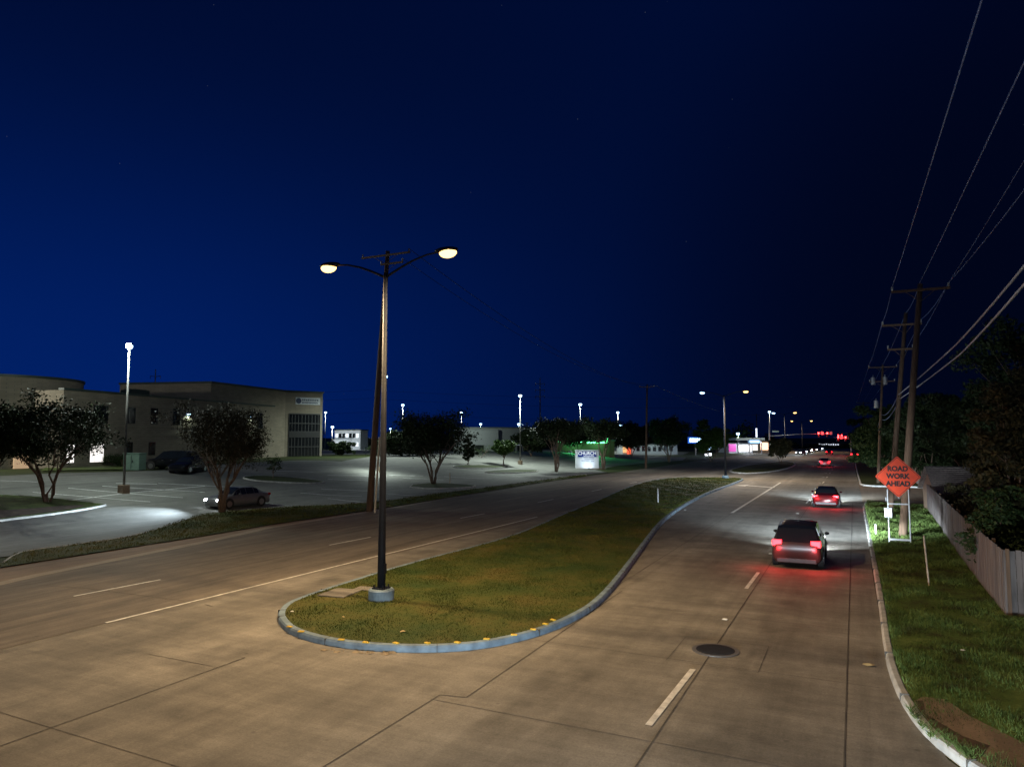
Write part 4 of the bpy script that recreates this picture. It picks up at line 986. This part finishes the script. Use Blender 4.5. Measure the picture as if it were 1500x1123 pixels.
pts = [(pc.x+v.x*rr*math.cos(a), pc.y+v.y*rr*math.cos(a), zc+rr*math.sin(a)) for a in [2*math.pi*i/24 for i in range(24)]]
mb.add(pts, [tuple(range(24))]); mb.build('emblem', mat('emblem_blue', (.02, .04, .1), .5), sgn)
mb = MB()
for r_i, (za, f0, f1, n) in enumerate(((zc+rr*.35, .43, .88, 9), (zc-rr*.55, .43, .86, 12))):
    for i in range(n):
        a0 = f0+(f1-f0)*i/n; fb2(mb, a0, a0+(f1-f0)/n*.72, za-rr*.28, za+rr*.28, .112, -.101)
mb.build('lettering', mat('letter_dark', (.08, .1, .16), .5), sgn)
# rooftop units
for k, (px, w) in enumerate(((246, 5), (255, 6))):
    p = ip(px)-nb*5; z = hA; mb = MB(); mb.box((p.x, p.y, z+.55), (1.8, 1.6, 1.0)); mb.box((p.x, p.y, z+1.1), (1.2, 1.2, .12)); mb.build('roof_unit', M_coping, bt)
# hedge, transformer box
b = GT(197, 688); t = thing('transformer_box', 'pale green cabinet beside the parked sport utility vehicle', 'utility box', tuple(b), .4)
M_tbox = mat('cabinet_green', (.16, .25, .20), .5); mb = MB(); mb.box((0, 0, .75), (1.5, 1.2, 1.5)); mb.box((0, 0, 1.53), (1.6, 1.3, .08)); mb.build('cabinet', M_tbox, t, bevel=.02)
mb = MB(); mb.box((-.0, -.61, .75), (.03, .02, 1.3)); mb.box((.12, -.62, .8), (.06, .03, .2)); mb.build('door_seam', M_trim, t)
def shrub(label, px, py, w, h, n=1800, lm=None, ls=.14):
    b = GT(px, py); t = thing('shrub', label, 'shrub', tuple(b), 0, 'shrubs'); C = []
    for i in range(9):
        c = np.array([random.gauss(0, w*.28), random.gauss(0, w*.2), h*random.uniform(.3, .7)]); q = RNG.normal(size=(n//9, 3)); q /= np.linalg.norm(q, axis=1, keepdims=True); C.append(c+q*RNG.random((n//9, 1))**.5*np.array([w*.25, w*.25, h*.35]))
    C = np.concatenate(C); C = C[C[:, 2] > .03]; leafmesh('foliage', C, ls, lm or L_green, t)
    mb = MB()
    for i in range(5): mb.tube([(0, 0, -.05), (random.gauss(0, w*.2), random.gauss(0, w*.2), h*.6)], .02, 4)
    mb.build('stems', M_bark, t)
for k, (px, py, w, h, l) in enumerate(((165, 683, 2.2, 1.4, 'round dark shrub under the upper windows left of the cabinet'), (180, 684, 2, 1.3, 'dark shrub directly left of the green cabinet'), (345, 676, 3, 1.6, 'shrub at the building foot behind the broad tree'), (370, 674, 2.5, 1.5, 'shrub left of the glass entrance'), (552, 668, 6, 2.2, 'wide far shrub behind the low blazing lot light'), (705, 670, 8, 2.2, 'long far hedge in front of the grey store'))): shrub(l, px, py, w, h)
# lot islands
def island(name, pp, m, kz=.13, dz=.12):
    pts = smooth_poly([(GT(x, y).x, GT(x, y).y) for x, y in pp], 1, True)
    if sum(pts[i-1][0]*pts[i][1]-pts[i][0]*pts[i-1][1] for i in range(len(pts))) < 0: pts = pts[::-1]
    kerb(name+'_kerb', pts, .15, kz, M_kerb, side=1, closed=True, terrain=True); o = sheet(name, inset(pts, .14), dz, m, cut=True); return pts
i1 = island('lot_island', [(-60, 775), (0, 764), (60, 757), (110, 750), (150, 743), (158, 740), (120, 736), (60, 729), (0, 726), (-60, 724)], M_grass2)
sheet('island_soil', smooth_poly([(GT(x, y).x, GT(x, y).y) for x, y in [(-40, 768), (20, 759), (70, 753), (110, 747), (130, 742), (90, 743), (40, 748), (-40, 752)]], 1, True), .13, M_soil, cut=True)
island('small_lot_island', [(350, 700), (375, 697), (430, 700), (478, 706), (470, 709), (420, 708), (372, 705)], M_grass3)
island('tree_island', [(590, 712), (640, 707), (700, 711), (690, 715), (630, 717)], M_grass3)
island('far_lot_island', [(655, 684), (690, 681), (742, 683), (738, 686), (690, 687)], M_grass3)
island('conifer_island', [(700, 692), (742, 688), (790, 689), (785, 692), (740, 694)], M_grass3)
bs = [GT(x, y) for x, y in ((60, 690), (190, 688), (190, 680), (70, 682))]; sheet('building_lawn', [(b.x, b.y) for b in bs], .06, M_grass2, cut=True)
# stall lines
SEG = [((48, 721), (220, 735)), ((100, 715), (180, 722)), ((190, 723), (268, 729)), ((150, 712), (300, 721)), ((232, 708), (330, 713)), ((85, 735), (180, 723)), ((190, 722), (300, 712)), ((0, 704), (55, 706)), ((170, 708), (230, 709)), ((430, 742), (520, 752)) ,
       ((395, 738), (470, 745)), ((480, 730), (560, 738)), ((440, 722), (530, 727)), ((555, 722), (620, 727)), ((470, 716), (540, 719)), ((590, 700), (650, 703)), ((480, 702), (540, 704)), ((650, 698), (720, 701)), ((480, 696), (540, 697)), ((570, 696), (620, 697)), ((400, 690), (460, 691)), ((720, 695), (770, 698))]
strips('stall_lines', [(GT(*a), GT(*b)) for a, b in SEG], .14, .024, mat('lot_paint', (.78, .80, .78), .6, var=.3), terrain=True)

# ------------------------------------------------------------------ church sign
b0 = G(843, 686.5); b1_ = G(877, 686.5); b1v = Vector(b1_); b0v = Vector(b0)
t = thing('church_sign', 'lit white roadside sign with a blue panel reading CHURCH', 'sign', ((b0v.x+b1v.x)/2, (b0v.y+b1v.y)/2, 0), math.atan2((b1v-b0v).y, (b1v-b0v).x))
wS = (b1v-b0v).length; hS = Z(b0v.x, b0v.y, 659.5)
mb = MB(); mb.box((0, 0, hS/2), (wS, .6, hS)); mb.box((0, 0, hS+.05), (wS+.14, .74, .1)); mb.build('panel', mat('sign_white', (.72, .76, .82), .6, var=.08, scale=2), t)
mb = MB(); mb.box((0, -.1, .06), (wS+2.2, 1.8, .12)); mb.build('plinth', M_walk, t)
mb = MB(); mb.box((0, -.32, hS*.805), (wS*.80, .04, hS*.29)); bp = mb.build('name_panel', mat('sign_blue', (.008, .03, .26), .9, spec=0), t)
M_wl = mat('letter_white', (.85, .87, .9), .5, emit=(.8, .88, 1), es=.35)
text('lettering', 'CHURCH', hS*.25, (0, -.345, hS*.84), (math.pi/2, 0, 0), M_wl, bp, bold=.02, sx=.95)
mb = MB()
def bars(z, x0, x1, n, h):
    for i in range(n): w = (x1-x0)/n; mb.box((x0+w*(i+.5), -.345, z), (w*.66, .01, h))
bars(hS*.70, -wS*.16, wS*.3, 10, hS*.035); mb.build('subtitle', M_wl, bp)
mb = MB(); 
def bars2(z, x0, x1, n, h):
    for i in range(n): w = (x1-x0)/n; mb.box((x0+w*(i+.5), -.306, z), (w*.62, .014, h))
for z, a_, b_, n in ((.625, -.42, -.22, 4), (.625, -.16, .02, 5), (.625, .08, .32, 6), (.55, -.12, .3, 8), (.45, -.25, .1, 9), (.42, .16, .3, 3)): bars2(hS*z, wS*a_, wS*b_, n, hS*.028)
mb.build('small_lettering', mat('letter_navy', (.02, .05, .2), .5), t)
mb = MB(); mb.box((.1, -1.6, .12), (.3, .2, .16)); fl = mb.build('flood_light', M_blackm, t)
lamp('sign_flood', (.1, -1.5, .28), (.82, .93, 1), 70, t, spot=120, rot=(R(115), 0, 0), blend=.7, rad=.05)
lamp('sign_flood_top', (0, -2.6, .5), (.6, .78, 1), 75, t, spot=80, rot=(R(108), 0, 0), blend=.8, rad=.1)

# ------------------------------------------------------------------ far buildings
def far_box(name, label, x0, x1, yb, yt, m, depth=12, cat='building', D=None):
    a = Vector(G(x0, yb)); 
    if D: qa = P(x0, 640, D); a = Vector((qa.x, qa.y)); qb = P(x1, 640, D); b = Vector((qb.x, qb.y))
    else: b = Vector(G(x1, yb))
    t = thing(name, label, cat, ((a.x+b.x)/2, (a.y+b.y)/2, 0), math.atan2((b-a).y, (b-a).x)); W = (b-a).length; Dm = fwd((a.x+b.x)/2, (a.y+b.y)/2)
    H = Z((a.x+b.x)/2, (a.y+b.y)/2, yt)
    mb = MB(); mb.box((0, depth/2, H/2), (W, depth, H)); mb.build('wall', m, t); mb = MB(); mb.box((0, depth/2, H+.15), (W+.5, depth+.5, .3)); mb.build('parapet', M_coping, t)
    return t, W, H, Dm/FPX
def fpart(t, name, x0, x1, z0, z1, m, y=-.05, th=.1):
    mb = MB(); mb.box(((x0+x1)/2, y, (z0+z1)/2), (x1-x0, th, z1-z0)); return mb.build(name, m, t)
M_greybld = mat('stucco_grey', (.22, .24, .24), .85); M_whitebld = mat('stucco_white', (.6, .64, .66), .8)
t, W, H, s = far_box('store', 'long grey flat-roofed store in the distance with dark wall letters', 665, 790, 666, 627, M_greybld, D=200)
fpart(t, 'sign_letters', -W*.26, -W*.06, H*.66, H*.80, M_trim); fpart(t, 'entrance_frame', -W*.42, W*.02, 0, H*.93, M_greybld, y=-.6, th=1.1); fpart(t, 'door', -W*.3, -W*.15, 0, 3, M_dwin, y=-1.2)
for i in range(5): fpart(t, 'window', W*(.08+.08*i), W*(.13+.08*i), 1, 3, M_dwin)
lamp('store_light', (-W*.3, -9, 7), COOL, 1500, t, rad=.3)
M_bl = glow('floodlit_panel', (.85, .95, 1), .9)
t, W, H, s = far_box('office_building', 'white floodlit two-storey building right of the brick building', 490, 528, 664, 630, M_whitebld, D=230)
for zz in (.30, .68):
    for i in range(7): fpart(t, 'window', -W*.46+W*.132*i, -W*.46+W*.132*i+W*.095, H*zz, H*(zz+.18), M_dwin if (i+int(zz*10)) % 3 else M_bl)
fpart(t, 'balcony', -W*.5, W*.15, H*.55, H*.6, M_whitebld, y=-.8, th=1.5)
lamp('facade_light', (-W*.15, -7, 1.0), (.9, .96, 1), 2200, t, rad=.3); lamp('facade_light', (W*.3, -8, 9), (.9, .96, 1), 900, t, rad=.3)
M_gstrip = glow('green_strip_light', (.15, 1, .35), 5)
t, W, H, s = far_box('restaurant', 'low dark restaurant outlined with green strip lights', 815, 900, 664, 646, mat('dark_red_wall', (.12, .035, .03), .8), D=158)
fpart(t, 'green_light_strip', -W*.48, -W*.05, H-.25, H+.15, M_gstrip, y=-.35); fpart(t, 'green_light_strip', W*.02, W*.36, H-.45, H-.1, M_gstrip, y=-.35)
fpart(t, 'tower', W*.30, W*.42, 0, H+2.2, mat('dark_red_wall', (.1, .03, .03), .8), y=1.5, th=3.2); fpart(t, 'green_light_strip', W*.365, W*.385, H-.3, H+2.1, M_gstrip, y=-.35)
for i in range(6): fpart(t, 'window', -W*.42+W*.12*i, -W*.35+W*.12*i, .6, 2.2, M_dwin, y=-.08)
lamp('strip_glow', (-W*.2, -2, H-.5), (.1, 1, .3), 700, t, rad=.4); lamp('strip_glow', (W*.2, -2, H-.5), (.1, 1, .3), 500, t, rad=.4)
t, W, H, s = far_box('store', 'small green-lit store edge right of the green outlined restaurant', 903, 918, 664, 631, M_greybld, D=260); fpart(t, 'green_light_strip', -W*.45, W*.45, H-.8, H-.4, M_gstrip)
t, W, H, s = far_box('shop', 'pale low shop with a reddish lit doorway behind the power pole', 912, 992, 667, 651, M_whitebld, D=215)
fpart(t, 'doorway', -W*.42, -W*.34, 0, H*.75, glow('red_doorway', (1, .12, .05), 1.2), y=-.2); fpart(t, 'doorway', -W*.5, -W*.43, H*.2, H*.95, glow('amber_doorway', (1, .5, .2), 1.0), y=-.2)
for i in range(7): fpart(t, 'window', -W*.25+W*.1*i, -W*.19+W*.1*i, 1, 2.4, M_dwin)
lamp('shop_light', (0, -8, 5), (.8, 1, .95), 700, t, rad=.3)
# fuel station
t, W, H, s = far_box('fuel_station', 'brightly lit fuel station kiosk with a pink glowing front', 1067, 1102, 664, 650, M_whitebld, D=235)
fpart(t, 'canopy', -W*.55, W*.6, H+1.2, H+2.0, M_whitebld, y=-5, th=9); fpart(t, 'pink_panel', -W*.5, -W*.2, .5, H, glow('pink_panel', (.8, .1, .5), .35), y=-.15); fpart(t, 'shop_window', -W*.1, W*.45, .5, H*.85, M_litwin, y=-.15)
for i in (-.45, 0, .5): mb = MB(); mb.tube([(W*i, -8.5, 0), (W*i, -8.5, H+1.3)], .18, 8); mb.build('column', M_steel, t)
lamp('canopy_light', (0, -6, H+.9), (.8, .85, 1), 1800, t, rad=.5)
t, W, H, s = far_box('shop', 'small shop with a blue lit fascia right of the fuel station', 1095, 1113, 662, 643, M_greybld, D=255)
fpart(t, 'fascia', -W*.45, W*.45, H-1.3, H-.3, glow('blue_fascia', (.25, .5, 1), 3.5), y=-.2); fpart(t, 'shop_window', -W*.4, W*.3, .5, 2.6, M_litwin)
t, W, H, s = far_box('shop', 'shop with warm lit windows behind the junction mast', 1112, 1127, 662, 646, M_greybld, D=265)
fpart(t, 'shop_window', -W*.4, W*.35, .5, 3.2, glow('warm_shop', (1, .6, .4), 2.0), y=-.15)
t, W, H, s = far_box('store', 'far dark store across the junction with small white lit letters', 1195, 1235, 655, 649, mat('dark_store', (.05, .04, .04), .8), D=330)
mb = MB()
for i in range(9): mb.box((-W*.38+i*W*.085, -.2, H*.75), (W*.045, .1, .5+.3*(i%3==0)))
mb.build('lit_letters', glow('white_letters', (.8, .88, 1), 1.0), t)
# lit signs
def pole_sign(name, label, px0, px1, y0, y1, D, m, letters=None, zb=0, ptop=True):
    a = P(px0, y1, D); b = P(px1, y1, D); top = P(px0, y0, D).z; c = (a+b)/2; W = (Vector((b.x, b.y))-Vector((a.x, a.y))).length
    t = thing(name, label, 'sign', (c.x, c.y, 0), YAW)
    mb = MB(); mb.box((0, 0, (top+c.z)/2), (W, .4, top-c.z)); mb.build('panel', m, t)
    mb = MB(); mb.tube([(0, .1, -.1), (0, .1, c.z+.1)], .18, 8); mb.build('post', M_steel, t)
    if letters: 
        mb = MB()
        for i in range(letters): mb.box((-W*.42+W*.84*(i+.5)/letters, -.24, (top+c.z)/2), (W*.84/letters*.6, .06, (top-c.z)*.6))
        mb.build('lettering', glow('blue_white_letters', (.55, .85, 1), 6), t)
    return t
pole_sign('lit_sign', 'blue lit sign with pale letters among the far trees', 1008, 1030, 640, 649, 210, glow('blue_sign_face', (.03, .12, .6), 1.2), 7)
t = pole_sign('roadside_sign', 'small white box sign below a bluish bow-shaped light', 1033, 1042, 663.5, 667, 190, glow('white_box_face', (.85, .92, 1), 3.5))
q = P(1037.5, 656.5, 190); mb = MB(); w = 6.5*190/FPX; h = 3*190/FPX; zc = q.z
mb.add([(x, y, zc+z) for y in (-.2, .2) for x, z in ((-w, h*.5), (-w*.3, h*.55), (0, h), (w*.3, h*.55), (w, h*.5), (w*.5, -h*.5), (0, -h), (-w*.5, -h*.5))], [tuple(range(8)), tuple(range(15, 7, -1))]+[(i, (i+1) % 8, 8+(i+1) % 8, 8+i) for i in range(8)]); mb.build('bow_light', glow('bow_face', (.45, .7, 1), 4), t)
t = pole_sign('lit_sign', 'tall thin white lit pylon sign near the junction', 1107.3, 1109.2, 627, 640, 260, glow('white_pylon_face', (.8, .88, 1), 1.6))
pole_sign('lit_sign', 'small white and blue sign above the grey store', 768, 785, 626, 629, 240, glow('pale_sign_face', (.75, .8, 1), 1.5))
pole_sign('lit_sign', 'small dim red sign in the trees left of the green strip', 872, 878, 632, 636, 240, glow('dim_red_face', (1, .05, .02), .8))
# floodlights for the small roadside monument

# traffic signals
mg = P(1126, 661, 200); 
def signal(label, px, D, armz, heads, arm_to, green_sign=True):
    q = P(px, 640, D); t = thing('traffic_signal', label, 'traffic signal', (q.x, q.y, 0), YAW, 'traffic signals at the junction'); Z0 = armz
    mb = MB(); mb.tube([(0, 0, 0), (0, 0, Z0+ (5.5 if D < 220 else 2))], [.28, .16], 10); mb.build('pole', M_steel, t, smooth=True)
    mb = MB(); mb.tube([(0, 0, Z0-.3), (arm_to*.5, 0, Z0+.25), (arm_to, 0, Z0+.45)], [.16, .12, .07], 8); mb.build('mast_arm', M_steel, t, smooth=True)
    for i, x in enumerate(heads):
        z = Z0+.2; mb = MB(); mb.box((x, -.15, z-.1), (.45, .28, 1.35)); hd = mb.build('signal_head', M_trim, t, bevel=.03)
        mb = MB(); mb.ell((x, -.31, z+.3), (.26, .12, .26), 12, 8); mb.build('red_lens', glow('red_signal', (1, .02, .02), 30), hd)
        mb = MB(); mb.ell((x, -.30, z-.1), (.13, .03, .13), 10, 6); mb.ell((x, -.30, z-.52), (.13, .03, .13), 10, 6); mb.build('dark_lens', M_tyre, hd)
        mb = MB(); mb.box((x+1.1, -.1, z+.35), (.75, .04, .85)); mb.build('lane_sign', mat('lane_sign_white', (.7, .7, .72), .5), t)
    if green_sign: mb = MB(); mb.box((1.5*1.0+.2, -.15, Z0+1.0), (1.9, .06, .5)); mb.build('street_name_sign', mat('name_sign', (.35, .5, .45), .5), t)
    lamp('signal_glow', ((heads[0]+heads[-1])/2, -1.2, Z0), (1, .03, .03), 350, t, rad=.5)
    return t
Zs = Z(P(1126, 640, 200).x, P(1126, 640, 200).y, 637)
signal('signal mast with a long arm reaching from the left over the junction', 1127, 200, Zs, [11.6+2.0, 13.6+2.4], 17.5)
Zs2 = Z(P(1260, 640, 205).x, P(1260, 640, 205).y, 643)
signal('signal mast at the right kerb whose arm reaches left over the lanes', 1262, 205, Zs2, [-6.8, -4.7], -8, green_sign=False)
q = P(1230, 638, 260); 
t = thing('traffic_signal', 'small pair of red signals higher up behind the right-hand mast arm', 'traffic signal', (q.x, q.y, 0), YAW, 'traffic signals at the junction')
mb = MB(); mb.tube([(4, 0, 0), (4, 0, q.z+1), (0, 0, q.z+1.1)], [.25, .15, .1], 8); mb.build('pole', M_steel, t)
for dx in (-.6, .7): mb = MB(); mb.box((dx, 0, q.z), (.45, .3, 1.3)); hd = mb.build('signal_head', M_trim, t); mb = MB(); mb.ell((dx, -.18, q.z+.1), (.28, .12, .28), 10, 6); mb.build('red_lens', glow('red_signal', (1, .02, .02), 30), hd)
# rail barrier across the far end
t = thing('guard_rail', 'low metal guard rail across the far side of the junction', 'guard rail', (0, 0, 0)); mb = MB(); a = P(1213, 663, 260); b = P(1252, 663, 260)
mb.tube([tuple(a), tuple(b)], .12, 6); mb.tube([tuple(a-Vector((0, 0, .9))), tuple(b-Vector((0, 0, .9)))], .1, 6); mb.build('rail', M_steel, t); mb = MB()
for f in (0, .33, .66, 1): p = a.lerp(b, f); mb.tube([(p.x, p.y, 0), (p.x, p.y, p.z)], .08, 6)
mb.build('post', M_steel, t)
# far tree belt on the horizon
C = []; 
for i in range(260):
    u_ = random.random(); px = -150+1500*u_; D = 330+random.uniform(-10, 25); q = P(px, 640, D); hh = 6+3*math.sin(px*.03)+2.5*math.sin(px*.11+1)
    if 1130 < px < 1262: hh *= .35
    c = np.array([q.x, q.y, random.uniform(.2, .8)*hh]); n_ = 130; w = RNG.normal(size=(n_, 3)); w /= np.linalg.norm(w, axis=1, keepdims=True); C.append(c+w*RNG.random((n_, 1))**.5*np.array([5, 3, hh*.42]))
C = np.concatenate(C); C = C[C[:, 2] > 0]
tag(leafmesh('distant_woods', C, 1.3, L_dark), 'dark wood line along the horizon behind the lots', 'woods', kind='stuff')

# ------------------------------------------------------------------ sky and moonless dusk light
w = bpy.data.worlds.new('World'); SC.world = w; w.use_nodes = True; N = w.node_tree.nodes; L = w.node_tree.links
bg = N['Background']; sky = N.new('ShaderNodeTexSky'); sky.sky_type = 'NISHITA'; sky.sun_disc = False; sky.sun_elevation = R(-4); sky.sun_rotation = R(-75); 
tc = N.new('ShaderNodeTexCoord')
def dotn(v):
    d = N.new('ShaderNodeVectorMath'); d.operation = 'DOT_PRODUCT'; v = Vector(v).normalized(); d.inputs[1].default_value = v; L.new(tc.outputs['Generated'], d.inputs[0]); return d.outputs['Value']
def mrange(x, a, b, c, d, smooth=True):
    m = N.new('ShaderNodeMapRange'); m.interpolation_type = 'SMOOTHSTEP' if smooth else 'LINEAR'; m.inputs[1].default_value = a; m.inputs[2].default_value = b; m.inputs[3].default_value = c; m.inputs[4].default_value = d; L.new(x, m.inputs[0]); return m.outputs[0]
def colmix(f, a, b, ty='MIX'):
    m = N.new('ShaderNodeMix'); m.data_type = 'RGBA'; m.blend_type = ty; L.new(f, m.inputs[0]) if not isinstance(f, float) else setattr(m.inputs[0], 'default_value', f)
    for i, c in ((6, a), (7, b)):
        if isinstance(c, tuple): m.inputs[i].default_value = (*c, 1)
        else: L.new(c, m.inputs[i])
    return m.outputs[2]
def mth(op, a, b):
    m = N.new('ShaderNodeMath'); m.operation = op
    for i, c in enumerate((a, b)):
        if isinstance(c, float): m.inputs[i].default_value = c
        else: L.new(c, m.inputs[i])
    return m.outputs[0]
lowleft, _ = ray(-80, 600)
zf = mrange(dotn((0, 0, 1)), .03, .56, 1, 0)
g1 = mth('MULTIPLY', mth('POWER', mrange(dotn(lowleft), .45, 1.0, 0, 1, False), 2.3), zf)
base = colmix(g1, (.0002, .0036, .0285), (.0004, .0142, .128))
right, _ = ray(1850, 420)
g2 = mrange(dotn(right), .76, 1.0, 0, .9)
base = colmix(g2, base, (.0004, .0012, .006))
# tinted twilight from the sky texture
sk = colmix(1.0, sky.outputs[0], (.02, .12, .9), 'MULTIPLY')
add = colmix(.02, base, sk, 'ADD')
# faint stars
vo = N.new('ShaderNodeTexVoronoi'); vo.inputs['Scale'].default_value = 42; L.new(tc.outputs['Generated'], vo.inputs['Vector'])
st = mrange(vo.outputs['Distance'], .0, .028, 1, 0, False); wn = mrange(vo.outputs['Color'], .55, 1.0, 0, .5, False)
mm = N.new('ShaderNodeMath'); mm.operation = 'MULTIPLY'; L.new(st, mm.inputs[0]); L.new(wn, mm.inputs[1])
fin = colmix(mm.outputs[0], add, (.25, .26, .3))
L.new(fin, bg.inputs['Color']); bg.inputs['Strength'].default_value = 1.0
sl = bpy.data.lights.new('ambient_sun', 'SUN'); sl.energy = .012; sl.angle = R(3); sl.color = (.7, .8, 1); so = bpy.data.objects.new('ambient_sun', sl); COL.objects.link(so); so.rotation_euler = (R(50), 0, R(40))  # faint sun lamp added as ambient light; this sky has no moon

SC.view_settings.view_transform = 'Standard'; SC.view_settings.look = 'None'; SC.view_settings.exposure = 0; SC.view_settings.gamma = 1
SC.render.engine = 'CYCLES'; SC.cycles.use_denoising = True; SC.cycles.use_light_tree = True; SC.cycles.max_bounces = 5; SC.cycles.sample_clamp_indirect = 3; SC.cycles.sample_clamp_direct = 0
SC.cycles.caustics_reflective = False; SC.cycles.caustics_refractive = False
